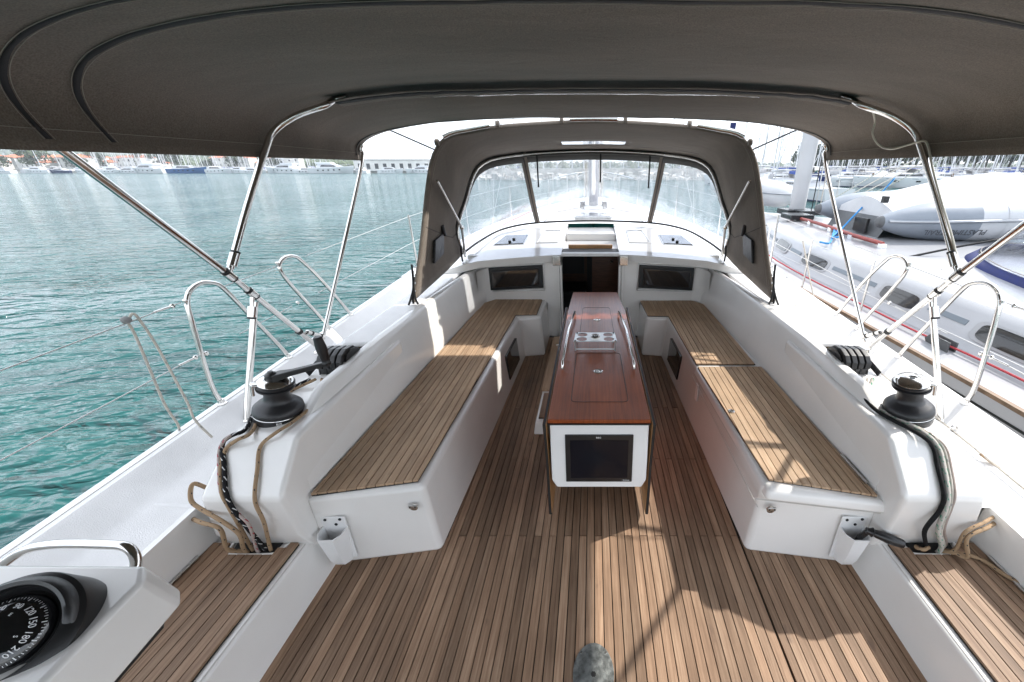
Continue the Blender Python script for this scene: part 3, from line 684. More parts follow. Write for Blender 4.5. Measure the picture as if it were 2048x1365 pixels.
# helm floor plate (emergency tiller cover)
g = G(); n = 40; 
pts = [(0.080*math.cos(a), 0.884+0.108*math.sin(a)) for a in [2*math.pi*i/n for i in range(n)]]
pts2 = [(0.055*math.cos(a), 0.878+0.084*math.sin(a)) for a in [2*math.pi*i/n for i in range(n)]]
dp = thing('drain_plate', 'oval grey worn metal plate set in the teak cockpit floor', 'deck plate', (0, 0, 0.001))
g.prism(pts, 0.0, 0.004); g.build('rim', drain_m, dp, bevel=0.002)
G().prism(pts2, 0.004, 0.0062).build('lid', drain_m, dp, bevel=0.0015)
st = [(0.011*(1 if i % 2 else 0.75)*math.cos(math.pi*i/8), 0.880+0.011*(1 if i % 2 else 0.75)*math.sin(math.pi*i/8)) for i in range(16)]
G().prism(st, 0.0062, 0.0068).build('key_hole', rubber, dp)
for x, y in ((-0.050, 0.955), (0.050, 0.955)): G().lathe([(0.005, 0), (0.004, 0.002), (0, 0.002)], 10, c=(x, y, 0.004)).build('screw', steel_b, dp)

# recessed latches on the bench ends
for nm, s, c in (('port', -1, at(828, 1013, Y=1.405)), ('starboard', 1, at(1541, 1018, Y=1.392))):
    L = thing('latch', f'chrome flush latch on the aft face of the {nm} bench', 'latch', c, 'chrome latches on the bench ends')
    M = Matrix.Rotation(R(90), 4, 'X')
    G().lathe([(0.020, -0.001), (0.020, 0.006), (0.014, 0.009), (0, 0.009)], 24, M=M).build('disc', steel, L, smooth=30)
    G().box(-0.020, 0.020, -0.014, -0.002, -0.002, 0.018).build('cover', steel_b, L, bevel=0.003)
    for x in (-0.012, 0.012): G().lathe([(0.004, 0), (0.003, 0.003), (0, 0.003)], 10, M=M, c=(x, -0.014, 0.010)).build('screw', rubber, L)
# winch handle pockets
for nm, s in SD:
    c = Vector((s*1.215, 1.355, 0.0))
    L = thing('handle_pocket', f'white plastic winch handle pocket on the aft face of the {nm} bench', 'pocket', c, 'winch handle pockets')
    g = G(); 
    def ring(z, w_, d, yo): return [Vector((-w_, yo, z)), Vector((-w_, yo-d*0.6, z)), Vector((-w_*0.6, yo-d, z)), Vector((w_*0.6, yo-d, z)), Vector((w_, yo-d*0.6, z)), Vector((w_, yo, z))]
    yw = 0.0
    rows = [ring(0.055, 0.040, 0.05, yw), ring(0.10, 0.046, 0.065, yw), ring(0.255, 0.058, 0.085, yw)]
    for r_ in rows: r_.append(r_[0])
    rows2 = [[Vector((p.x*0.90, p.y*0.88-0.004, p.z)) for p in r_] for r_ in rows]
    g.grid(rows); g.grid([rows[2], rows2[2], rows2[1], rows2[0]]); g.add([p for p in rows[0][:-1]], [tuple(range(6))])
    g.build('cup', white_p, L, smooth=40)
    G().box(-0.058, 0.058, -0.006, 0.002, 0.05, 0.315).build('back_plate', white_p, L, bevel=0.004)
    for x, z in ((-0.035, 0.298), (0.035, 0.302), (0.01, 0.27)): G().lathe([(0.007, 0), (0.007, 0.003), (0.004, 0.004), (0, 0.002)], 12, M=Matrix.Rotation(R(90), 4, 'X'), c=(x, -0.006, z)).build('screw', frame_d, L)
# sticker
c = at(1803, 1028, Y=1.305)
G().lathe([(0.026, 0), (0.026, 0.001), (0, 0.001)], 28, M=Matrix.Rotation(R(90), 4, 'X')@Matrix.Scale(0.8, 4, (0, 1, 0)), c=(c.x, 1.262, c.z+0.03)).build('sticker', pinkp, yacht)

# ------------------------------------------------------------------ cockpit table
T = thing('cockpit_table', 'varnished mahogany cockpit table with folded leaves on the boat centreline', 'table', (0.02, 1.58, 0))
def tl(x, y, z): return Vector((x, y-1.58, z))
def tp(poly, z0, z1, nm, m, par=T, bevel=0.004):
    return G().prism([(x-0.0, y-1.58) for x, y in poly], z0, z1).build(nm, m, par, bevel=bevel)
ZT = 0.705
tp([(-0.238, 1.565), (0.252, 1.565), (0.246, 3.1), (0.205, 3.66), (-0.215, 3.66), (-0.235, 3.1)], ZT-0.022, ZT, 'table_top', mahog, bevel=0.003)
tp([(-0.24, 1.562), (0.254, 1.562), (0.248, 3.1), (0.207, 3.66), (-0.217, 3.66), (-0.237, 3.1)], ZT-0.030, ZT-0.0225, 'edge_band', rubber, bevel=0)
# routed lid outlines
for P in (((-0.135, 1.72), (0.158, 1.72), (0.150, 2.30), (-0.130, 2.30)), ((-0.118, 2.62), (0.128, 2.62), (0.118, 3.20), (-0.11, 3.20))):
    q = []
    c0 = Vector((sum(p[0] for p in P)/4, sum(p[1] for p in P)/4, 0))
    for i in range(4):
        a, b_, d = Vector((*P[i-1], 0)), Vector((*P[i], 0)), Vector((*P[(i+1) % 4], 0))
        r = 0.03
        s0 = b_+(a-b_).normalized()*r; s1 = b_+(d-b_).normalized()*r
        for t in (0, 0.25, 0.5, 0.75, 1): q.append(s0.lerp(b_, t).lerp(b_.lerp(s1, t), t))
    q = [Vector((p.x, p.y-1.58, ZT+0.0002)) for p in q]; q.append(q[0])
    tubes('lid_outline', q, 0.0016, rubber, T, n=5)
for s in (-1, 1):
    # hanging leaf: black edge outside, plywood face inside
    x0 = 0.257*s+0.008
    pts = [(1.60, 0.06), (1.595, 0.40), (1.565, ZT-0.03), (3.3, ZT-0.03), (3.3, 0.30), (3.1, 0.10), (1.66, 0.035)]
    def leafmesh(nm, xa, xb, m, sc=0.0):
        vs = [tl(xa, y+(sc if y < 2 else -sc), z+(sc if z < 0.3 else 0)) for y, z in pts]+[tl(xb, y+(sc if y < 2 else -sc), z+(sc if z < 0.3 else 0)) for y, z in pts]; n = len(pts)
        return mesh(nm, vs, [tuple(range(n)), tuple(range(2*n-1, n-1, -1))]+[(i, (i+1) % n, n+(i+1) % n, n+i) for i in range(n)], m, T)
    lf = leafmesh('leaf', x0, x0+s*0.014, rubber)
    leafmesh('leaf_face', x0-s*0.002, x0+s*0.0005, ply, 0.004)
    leafmesh('leaf_outer_face', x0+s*0.0135, x0+s*0.0155, mahog, 0.004)
    # stainless hand rail on the edge of the top
    xr = s*0.205+0.008
    r0 = [(xr*1.04, 2.08, ZT), (xr*1.03, 2.08, ZT+0.025), (xr*1.03, 2.11, ZT+0.040), (xr*1.0, 2.6, ZT+0.042), (xr*0.86, 2.98, ZT+0.040), (xr*0.86, 3.01, ZT+0.025), (xr*0.86, 3.01, ZT)]
    rail = tubes('hand_rail', [tl(*p) for p in [r0[0], r0[1], (r0[2][0], r0[2][1]-0.02, r0[2][2]-0.006), r0[2], r0[3], r0[4], r0[5], r0[6]]], 0.0085, steel, T)
    for y in (2.4, 2.75): tubes('rail_post', [tl(xr*1.0, y, ZT), tl(xr*1.0, y, ZT+0.05)], 0.005, steel, rail, n=8)
# body below the top
g = G(); g.box(-0.19, 0.20, 0.03, 1.75, 0.42, ZT-0.03)
g.build('table_locker', gel, T, bevel=0.01)
g = G(); g.box(-0.16, 0.17, 1.0, 1.9, 0.1, 0.43); g.box(-0.09, 0.10, 0.5, 0.7, 0.1, 0.43); g.build('table_leg', gel, T, bevel=0.01)
# display housing
hz0, hz1 = 0.285, 0.672
g = G(); P = [(-0.233, hz1), (-0.233, hz0+0.045), (-0.208, hz0), (0.228, hz0), (0.250, hz0+0.045), (0.250, hz1)]
n = len(P); vs = [tl(x, 1.585-0.02*(hz1-z)/0.4, z) for x, z in P]+[tl(x*0.96, 1.80, z) for x, z in P]
hs = mesh('display_housing', vs, [tuple(range(n)), tuple(range(2*n-1, n-1, -1))]+[(i, (i+1) % n, n+(i+1) % n, n+i) for i in range(n)], white_p, T, bevel=0.008)
def dpt(x, z, d=0): return tl(x, 1.585-0.02*(hz1-z)/0.4-d, z)
def slab(nm, x0, x1, z0, z1, d0, d1, m, par, bevel=0.004):
    vs = [dpt(x0, z0, d0), dpt(x1, z0, d0), dpt(x1, z1, d0), dpt(x0, z1, d0), dpt(x0, z0, d1), dpt(x1, z0, d1), dpt(x1, z1, d1), dpt(x0, z1, d1)]
    return mesh(nm, vs, [(3, 2, 1, 0), (4, 5, 6, 7), (0, 1, 5, 4), (1, 2, 6, 5), (2, 3, 7, 6), (3, 0, 4, 7)], m, par, bevel=bevel)
scr = slab('chart_display', -0.160, 0.176, 0.325, 0.608, -0.002, 0.006, blackp, T)
slab('screen', -0.135, 0.152, 0.352, 0.578, 0.0065, 0.0072, simple('display_screen', (0.008, 0.008, 0.012), 0.12, spec=0.22), scr, bevel=0.001)
M = frame_of(dpt(0.005, 0.593, 0.0068), (1, 0, 0), (0, 0, 1)); text('B&G', 0.013, M, white_t, scr)
M = frame_of(dpt(0.146, 0.337, 0.0068), (1, 0, 0), (0, 0, 1)); text('\u25A1 o o o o', 0.007, M, white_t, scr)
q = [dpt(0.126, 0.332, 0.007), dpt(0.163, 0.332, 0.007), dpt(0.163, 0.342, 0.007), dpt(0.126, 0.342, 0.007)]
tubes('button_outline', q+[q[0]], 0.0004, white_t, scr, n=4)
# chrome pull rings in the table top
for y in (2.048, 2.902):
    L = G().lathe([(0.027, 0), (0.027, 0.003), (0.023, 0.0045), (0.019, 0.002), (0.012, 0.002), (0.010, 0.0045), (0, 0.0045)], 28, c=tl(0.008, y, ZT)).build('pull_ring', steel, T, smooth=30)
    for x in (-0.008, 0.02): G().lathe([(0.0035, 0), (0.003, 0.002), (0, 0.002)], 8, c=tl(x, y, ZT+0.0045)).build('screw', rubber, L)
# cup holder: steel plate with four holes on legs
CH = thing('cup_holder', 'steel cup holder with four round holes standing on the table top', 'cup holder', (0.012, 2.40, ZT))
def plate_with_holes(name, w_, d, z0, z1, holes, m, par):
    cu = bpy.data.curves.new(name, 'CURVE'); cu.dimensions = '2D'; cu.fill_mode = 'BOTH'; cu.extrude = (z1-z0)/2
    def poly(P):
        sp = cu.splines.new('POLY'); sp.points.add(len(P)-1); sp.use_cyclic_u = True
        for i, p in enumerate(P): sp.points[i].co = (p[0], p[1], 0, 1)
    poly([(-w_, -d), (w_, -d), (w_*0.94, d), (-w_*0.94, d)])
    for cx, cy, r in holes: poly([(cx+r*math.cos(2*math.pi*i/28), cy+r*math.sin(2*math.pi*i/28)) for i in range(28)])
    t = bpy.data.objects.new('t', cu); COL.objects.link(t); dg = bpy.context.evaluated_depsgraph_get()
    me = bpy.data.meshes.new_from_object(t.evaluated_get(dg)); COL.objects.unlink(t); bpy.data.objects.remove(t)
    me.transform(Matrix.Translation((0, 0, (z0+z1)/2))); me.materials.clear(); me.materials.append(m)
    o = bpy.data.objects.new(name, me); COL.objects.link(o); o.parent = par; return o
plate_with_holes('plate', 0.140, 0.075, 0.068, 0.071, [(-0.088, -0.036, 0.034), (0.088, -0.036, 0.034), (-0.085, 0.037, 0.033), (0.085, 0.037, 0.033)], steel_b, CH)
for x in (-0.130, 0.130):
    for y in (-0.066, 0.066):
        tubes('leg', [(x*(1 if y < 0 else 0.94), y, 0), (x*(1 if y < 0 else 0.94), y, 0.07)], 0.005, steel_b, CH, n=8)
        G().lathe([(0.007, 0), (0.006, 0.003), (0, 0.003)], 10, c=(x*(1 if y < 0 else 0.94), y, 0.071)).build('screw', rubber, CH)
tubes('crossbar', [(-0.130, -0.066, 0.012), (0.130, -0.066, 0.012)], 0.003, steel_b, CH, n=6)
L = G().lathe([(0.031, 0.071), (0.032, 0.078), (0.026, 0.082), (0.020, 0.078), (0, 0.077)], 30).build('handle_ring', steel, CH, smooth=35)
G().box(-0.018, 0.018, -0.006, 0.004, 0.078, 0.081).build('ring_slot', rubber, L)
tag_o = G().lathe([(0.019, 0), (0.019, 0.004), (0.015, 0.005), (0.012, 0.002), (0.006, 0.002), (0.005, 0.005), (0, 0.005)], 26).build('lift_ring', steel, None, smooth=30)
tag_o.location = at(1463, 823, z=0.4465); tag(tag_o, 'chrome flush lift ring set in the teak of the aft starboard locker lid', 'lift ring')

# ------------------------------------------------------------------ winches, handles, clutches
def winch(nm, s, label):
    c = Vector((s*1.490, 1.575, 0.715))
    Wn = thing('winch', label, 'winch', c, 'cockpit winches')
    Rm = Matrix.Rotation(R(-11*s), 4, 'Y') @ Matrix.Diagonal((0.86, 0.86, 1.10, 1))
    G().lathe([(0.110, 0.0), (0.114, 0.006), (0.114, 0.030), (0.110, 0.034)], 56, M=Rm).build('base', blackm, Wn, smooth=30)
    G().lathe([(0.113, 0.034), (0.1145, 0.035), (0.1135, 0.0365)], 56, M=Rm).build('base_ring', steel, Wn, smooth=30)
    G().lathe([(0.112, 0.037), (0.116, 0.044), (0.112, 0.060), (0.095, 0.074), (0.072, 0.083), (0.060, 0.094), (0.057, 0.115), (0.058, 0.140), (0.064, 0.147), (0.078, 0.150)], 56, M=Rm).build('drum', blackm, Wn, smooth=50)
    G().lathe([(0.070, 0.147), (0.084, 0.150), (0.086, 0.156), (0.074, 0.160), (0.074, 0.164), (0.086, 0.167), (0.087, 0.172), (0.080, 0.176)], 56, M=Rm).build('self_tailer', blackm, Wn, smooth=40)
    top = G().lathe([(0.079, 0.174), (0.080, 0.180), (0.070, 0.190), (0.045, 0.196), (0.020, 0.198), (0.019, 0.194), (0, 0.193)], 56, M=Rm).build('cap', steel, Wn, smooth=40)
    G().lathe([(0.012, 0.1935), (0.010, 0.1955), (0, 0.1955)], 12, M=Rm).build('handle_socket', frame_d, top)
    a = R(-140) if s < 0 else R(-35)
    M = Rm @ Matrix.Rotation(a, 4, 'Z')
    G().prism([(0.055, -0.030), (0.098, -0.022), (0.104, 0), (0.098, 0.022), (0.055, 0.030)], 0.172, 0.184, M=M).build('feeder_arm', steel, Wn, bevel=0.005)
    G().prism([(0.088, -0.018), (0.103, -0.013), (0.103, 0.013), (0.088, 0.018)], 0.128, 0.180, M=M).build('feeder_lip', steel, Wn, bevel=0.005)
    # emblem on the base, facing the helm
    def onbase(ang, z, r=0.1146):
        p = Vector((r*math.cos(ang), r*math.sin(ang), z)); return frame_of(p, (-math.sin(ang), math.cos(ang), 0), (0, 0, 1))
    ang = R(-90+18*(-s)) if s < 0 else R(-90)
    ang = R(-56) if s < 0 else R(-126)
    g = G(); sz = 0.0115 if s < 0 else 0.006; zc = 0.017 if s < 0 else 0.0245
    def em(x0, y0, x1, y1, x2, y2, x3, y3):
        vs = []
        for d in (0.0, 0.0008):
            for x, y in ((x0, y0), (x1, y1), (x2, y2), (x3, y3)):
                an = ang + x*sz/0.1146; vs.append(Vector(((0.1146+d)*math.cos(an), (0.1146+d)*math.sin(an), zc+y*sz)))
        g.add(vs, [(3, 2, 1, 0), (4, 5, 6, 7), (0, 1, 5, 4), (1, 2, 6, 5), (2, 3, 7, 6), (3, 0, 4, 7)])
    for k in (-1, 1):
        em(k*0.12, -1, k*0.12, 1, k*0.26, 1, k*0.26, -1)
        em(k*0.42, 0.55, k*0.42, 1.0, k*1.0, 1.0, k*1.0, 0.15)
        em(k*0.42, 0.0, k*0.42, 0.35, k*1.0, -0.1, k*1.0, -0.45)
        em(k*0.42, -1.0, k*0.42, -0.2, k*0.72, -0.45, k*0.72, -1.0)
        em(k*0.82, -1.0, k*0.82, -0.75, k*1.0, -0.8, k*1.0, -1.0)
    g.v = [tuple(Rm @ Vector(v)) for v in g.v]; g.build('emblem', white_t, Wn)
    if s > 0:
        word = 'DUFOUR'
        for i, ch in enumerate(word):
            an = ang + (i-2.5)*0.0135/0.1146
            text(ch, 0.0145, Rm @ onbase(an, 0.0105, 0.1147), white_t, Wn, name='letter')
    return Wn
winch('port', -1, 'black port winch with chrome cap and a handle fitted in its top')
winch('starboard', 1, 'black starboard winch with bare chrome cap and white lettering on its base')

H = thing('winch_crank', 'black winch handle with upright grip fitted on top of the port winch', 'winch crank', (-1.450, 1.565, 0.918))
hp = at(655, 732, z=0.955) - Vector((-1.450, 1.565, 0.918))   # foot of the grip
d = hp.normalized(); side = Vector((-d.y, d.x, 0)).normalized()
vs = []
for t, w_, h in ((-0.10, 0.018, 0.012), (-0.02, 0.024, 0.016), (0.12, 0.024, 0.016), (0.35, 0.014, 0.012), (0.9, 0.012, 0.011), (1.05, 0.016, 0.012)):
    p = hp*t+Vector((0, 0, 0.014)); vs.append([p+side*w_+Vector((0, 0, h)), p-side*w_+Vector((0, 0, h)), p-side*w_-Vector((0, 0, h)), p+side*w_-Vector((0, 0, h)), p+side*w_+Vector((0, 0, h))])
g = G().grid(vs); g.add(vs[0][:4], [(0, 1, 2, 3)]); g.add(vs[-1][:4], [(3, 2, 1, 0)]); g.build('arm', blackp, H, bevel=0.004)
G().lathe([(0.024, -0.012), (0.026, 0.0), (0.026, 0.03), (0.018, 0.038), (0.012, 0.040), (0.010, 0.046), (0, 0.046)], 20).build('hub', blackp, H, smooth=40)
Mh = Matrix.Translation(hp+Vector((0, 0, 0.02))) @ Matrix.Rotation(R(4), 4, 'X')
G().lathe([(0.017, -0.01), (0.020, 0.0), (0.0165, 0.006), (0.018, 0.02), (0.0225, 0.06), (0.0225, 0.08), (0.019, 0.115), (0.0185, 0.128), (0.014, 0.132), (0, 0.132)], 24, M=Mh).build('grip', blackp, H, smooth=40)
# spare handle in the starboard pocket
p0 = at(1700, 1062, Y=1.31)
H2 = thing('winch_crank', 'black winch handle standing in the starboard white pocket', 'winch crank', (1.213, 1.292, 0.235))
g = G(); g.tube([(0, 0.012, -0.04), (0.012, 0.004, 0.02), (0.028, -0.006, 0.066)], 0.012, 10, flat=1.1); g.build('arm', blackp, H2, smooth=50)
Mh = Matrix.Translation((0.026, -0.010, 0.068)) @ Matrix.Rotation(R(-24), 4, 'Z') @ Matrix.Rotation(R(97), 4, 'Y')
G().lathe([(0.014, -0.012), (0.015, 0.0), (0.019, 0.008), (0.022, 0.012), (0.0155, 0.018), (0.018, 0.03), (0.0225, 0.07), (0.0225, 0.09), (0.019, 0.128), (0.0165, 0.134), (0, 0.134)], 24, M=Mh).build('grip', blackp, H2, smooth=40)

for nm, s in SD:
    c = Vector((s*1.468, 2.05, 0.735))
    K = thing('rope_clutch', f'black triple rope clutch on the {nm} coaming forward of the winch', 'rope clutch', c, 'rope clutches'); K.scale = (1.12, 1.12, 1.12)
    rot = Matrix.Rotation(R(-4*s), 4, 'Z')
    prof = [(-0.085, 0.0), (0.095, 0.0), (0.10, 0.02), (0.085, 0.065), (0.05, 0.092), (0.0, 0.10), (-0.045, 0.088), (-0.075, 0.05)]
    n = len(prof)
    for i in range(5):
        x = (i-2)*0.032; w_ = 0.003 if i not in (0, 4) else 0.004
        vs = [rot@Vector((x-w_, y, z)) for y, z in prof]+[rot@Vector((x+w_, y, z)) for y, z in prof]
        pl = mesh('side_plate', vs, [tuple(range(n)), tuple(range(2*n-1, n-1, -1))]+[(k, (k+1) % n, n+(k+1) % n, n+k) for k in range(n)], blackp, K, bevel=0.0015)
        if i in (0, 4):
            for y, z in ((-0.06, 0.02), (0.06, 0.06), (0.075, 0.02)):
                G().lathe([(0.005, 0), (0.004, 0.002), (0, 0.002)], 10, M=Matrix.Rotation(R(90 if i else -90), 4, 'Y'), c=rot@Vector((x+(w_ if i else -w_), y, z))).build('rivet', steel, pl)
    for i in range(4):
        x = (i-1.5)*0.032
        hprof = [(0.085, 0.070), (0.04, 0.105), (-0.02, 0.112), (-0.07, 0.098), (-0.098, 0.072), (-0.100, 0.040), (-0.088, 0.036), (-0.080, 0.060), (-0.04, 0.085), (0.03, 0.088)]
        m_ = len(hprof); vs = [rot@Vector((x-0.0125, y, z)) for y, z in hprof]+[rot@Vector((x+0.0125, y, z)) for y, z in hprof]
        mesh('lever', vs, [tuple(range(m_)), tuple(range(2*m_-1, m_-1, -1))]+[(k, (k+1) % m_, m_+(k+1) % m_, m_+k) for k in range(m_)], blackp, K, bevel=0.003)
        G().box(x-0.012, x+0.012, -0.08, 0.085, 0.0, 0.03, M=rot).build('jaw', blackm, K, bevel=0.003)
    # loose webbing tail beside the clutch
    tail = [(s*0.072, 0.0, 0.06), (s*0.095, -0.03, 0.045), (s*0.115, -0.065, 0.02), (s*0.125, -0.09, 0.004)]
    g = G(); P = spline(tail, 5); g.grid([[p+Vector((s*0.0, 0, 0.012)) for p in P], [p-Vector((s*0.012, 0, 0.012)) for p in P]]); o = g.build('strap', webbing, K, smooth=60)
    sm = o.modifiers.new('s', 'SOLIDIFY'); sm.thickness = 0.003

# ------------------------------------------------------------------ ropes
def rope(label, pts, m, r=0.0075, group='control lines led aft'):
    o = tubes('rope', pts, r, m, None, n=10, smooth=7); tag(o, label, 'rope', group); return o
s = -1
def blk(px, py, z): return at(px, py, z=z)
def face(px, py):                    # a point on the sloping aft face of the port or starboard block
    # plane through (1.42,.715) and (1.27,.565) in y,z
    u, v = px-1187, py-682; d = Vector((u, FPX*_c-v*_s, -(v*_c+FPX*_s)))
    t = (1.8-(0.715-1.42))/(d.y-d.z) if False else None
    # z = y - 0.705  -> 1.8 + d.z t = d.y t - 0.705
    t = 2.505/(d.y-d.z); return Vector((0, 0, CZ))+d*t+Vector((0, -0.006, 0.008))
def low(px, py, Y): return at(px, py, Y=Y)
def up(L, dz=0.008): return [p+Vector((0, 0, dz)) for p in L]
plat = lambda px, py: at(px, py, z=0.733)
rope('beige rope with dark flecks running outboard of the port winch and down the coaming end', [(-1.49, 1.86, 0.76), (-1.56, 1.80, 0.738), (-1.62, 1.66, 0.73), plat(505, 862), plat(474, 880), face(455, 900), face(445, 940), face(447, 985), low(455, 1010, 1.235), low(478, 1050, 1.235), (-1.55, 1.262, 0.22), (-1.545, 1.27, 0.15)], r_beige)
rope('black rope with white flecks beside the beige rope on the port coaming end', [(-1.52, 1.86, 0.76), (-1.60, 1.76, 0.74), (-1.625, 1.62, 0.735), plat(492, 858), plat(462, 872), face(449, 890), face(452, 930), face(456, 985), low(468, 1020, 1.23), low(500, 1062, 1.232), (-1.49, 1.262, 0.215), (-1.49, 1.27, 0.15)], r_black, 0.0085)
rope('grey rope with red flecks, outermost of the port bundle', [plat(468, 868), plat(452, 878), face(443, 900), face(442, 940), face(446, 985), low(462, 1015, 1.24), low(498, 1050, 1.225), (-1.515, 1.25, 0.22), (-1.51, 1.27, 0.15)], r_pink, 0.0065)
rope('beige rope with black flecks running inboard of the port winch and down the coaming end', [(-1.46, 1.86, 0.76), (-1.40, 1.76, 0.738), (-1.375, 1.62, 0.733), (-1.375, 1.50, 0.735), plat(548, 868), face(524, 895), face(518, 940), face(513, 985), low(512, 1010, 1.238), low(528, 1045, 1.232), (-1.465, 1.262, 0.22), (-1.47, 1.27, 0.15)], r_beige)
rope('beige rope curving out of the side deck edge into the port rope well', [(-1.71, 1.34, 0.50), low(386, 968, 1.30), low(382, 1000, 1.275), low(402, 1018, 1.255), low(440, 1040, 1.22), low(478, 1068, 1.21), (-1.565, 1.245, 0.225), (-1.55, 1.275, 0.15)], r_beige, 0.0085)
rope('lowest beige rope looped round the port coaming foot into the rope well', [(-1.72, 1.40, 0.38), low(388, 1014, 1.32), low(380, 1032, 1.30), low(402, 1045, 1.25), low(440, 1058, 1.22), (-1.61, 1.222, 0.265), (-1.59, 1.25, 0.215), (-1.58, 1.28, 0.15)], r_beige, 0.0085)
fs = lambda px, py: face(px, py)
rope('solid black rope running down the starboard coaming end into the well', [(1.36, 1.80, 0.76), (1.355, 1.60, 0.735), plat(1838, 868), face(1862, 895), face(1872, 935), face(1884, 990), low(1880, 1020, 1.235), low(1850, 1060, 1.225), (1.50, 1.262, 0.23), (1.49, 1.28, 0.15)], r_solidblack, 0.009)
rope('grey rope with green flecks running down the starboard coaming end', [(1.50, 1.86, 0.76), (1.42, 1.76, 0.74), (1.375, 1.62, 0.735), plat(1842, 862), face(1872, 895), face(1884, 935), face(1892, 985), low(1892, 1015, 1.23), low(1876, 1060, 1.225), (1.555, 1.245, 0.24), (1.55, 1.27, 0.15)], r_green, 0.010)
rope('plain off white line beside the green flecked rope', [(1.47, 1.86, 0.76), (1.41, 1.74, 0.738), (1.385, 1.60, 0.735), plat(1850, 862), face(1880, 892), face(1893, 935), face(1900, 985), low(1898, 1020, 1.232), low(1882, 1062, 1.225), (1.575, 1.255, 0.24), (1.57, 1.28, 0.15)], r_white, 0.006)
rope('dull brown grey rope outermost of the starboard bundle', [plat(1858, 866), face(1886, 896), face(1898, 940), face(1905, 988), low(1902, 1015, 1.235), low(1888, 1055, 1.225), (1.59, 1.265, 0.24), (1.585, 1.29, 0.15)], r_plain, 0.0075)
rope('beige rope from the starboard side deck lead down to the well', [low(2012, 1020, 1.36), low(2005, 1035, 1.32), low(1975, 1055, 1.24), low(1935, 1075, 1.21), (1.63, 1.20, 0.245), (1.60, 1.23, 0.235), (1.60, 1.27, 0.2)], r_beige, 0.0085)
rope('second beige rope just above it from the starboard side deck lead', [low(2014, 1016, 1.37), low(2000, 1026, 1.32), low(1968, 1045, 1.25), low(1930, 1065, 1.22), (1.60, 1.23, 0.25), (1.57, 1.26, 0.2)], r_beige, 0.0075)
rope('beige rope trailing aft over the starboard stern seat', [(1.57, 1.26, 0.21), (1.60, 1.228, 0.232), at(1905, 1103, z=0.226), at(1960, 1118, z=0.224), at(2010, 1150, z=0.224), at(2048, 1172, z=0.224), at(2110, 1215, z=0.224), at(2200, 1290, z=0.224)], r_beige, 0.008)
rope('small loop of beige rope lying in the starboard rope well', [(1.54, 1.28, 0.2), (1.50, 1.25, 0.24), (1.47, 1.235, 0.245), (1.455, 1.25, 0.235), (1.47, 1.27, 0.22), (1.50, 1.275, 0.2)], r_beige, 0.008)
rope('beige line stretched along the starboard side deck', [at(1960, 908, z=0.47), at(2000, 938, z=0.45), at(2048, 972, z=0.43), at(2120, 1025, z=0.41)], r_beige, 0.006, 'side deck lines')
for nm, s in SD:
    o = G().lathe([(0.02, -0.02), (0.024, 0), (0.02, 0.03), (0.012, 0.034), (0, 0.034)], 16, M=Matrix.Rotation(R(-60*s), 4, 'Y')).build('rope_lead', blackp, None, smooth=40)
    o.location = (s*1.69, 1.36, 0.485); tag(o, f'black rope exit lead low on the {nm} coaming side', 'rope lead', 'rope leads')
    for i in range(3):
        rope(f'{"inner middle outer".split()[i]} beige line between the {nm} clutch and rope garage', [(s*(1.46+i*0.03), 2.0, 0.757), (s*(1.455+i*0.03), 2.3, 0.757), (s*(1.45+i*0.03), 2.9, 0.757)], (r_beige, r_beige, r_black)[i], 0.007, 'lines in the rope garages')
# long line and turning eye on starboard side deck
rope('thin white line running along the starboard side deck through an eye', [at(1700, 590, z=0.6), at(1800, 700, z=0.52), at(1900, 815, z=0.49), at(1985, 905, z=0.47), at(2048, 975, z=0.44)][0:0] or [(1.98, 4.4, 0.60), (1.975, 3.2, 0.54), (1.97, 2.0, 0.49), (1.96, 1.2, 0.45), (1.93, 0.2, 0.42)], r_white, 0.0045, 'side deck lines')
e = thing('deck_eye', 'small steel eye on the starboard side deck beside the winch', 'deck eye', (1.97, 1.78, 0.475))
tubes('ring', [(0.018*math.cos(a), 0.006, 0.018+0.018*math.sin(a)) for a in [2*math.pi*i/16 for i in range(17)]], 0.005, steel, e); G().lathe([(0.02, 0), (0.018, 0.004), (0, 0.004)], 16).build('foot', steel, e)

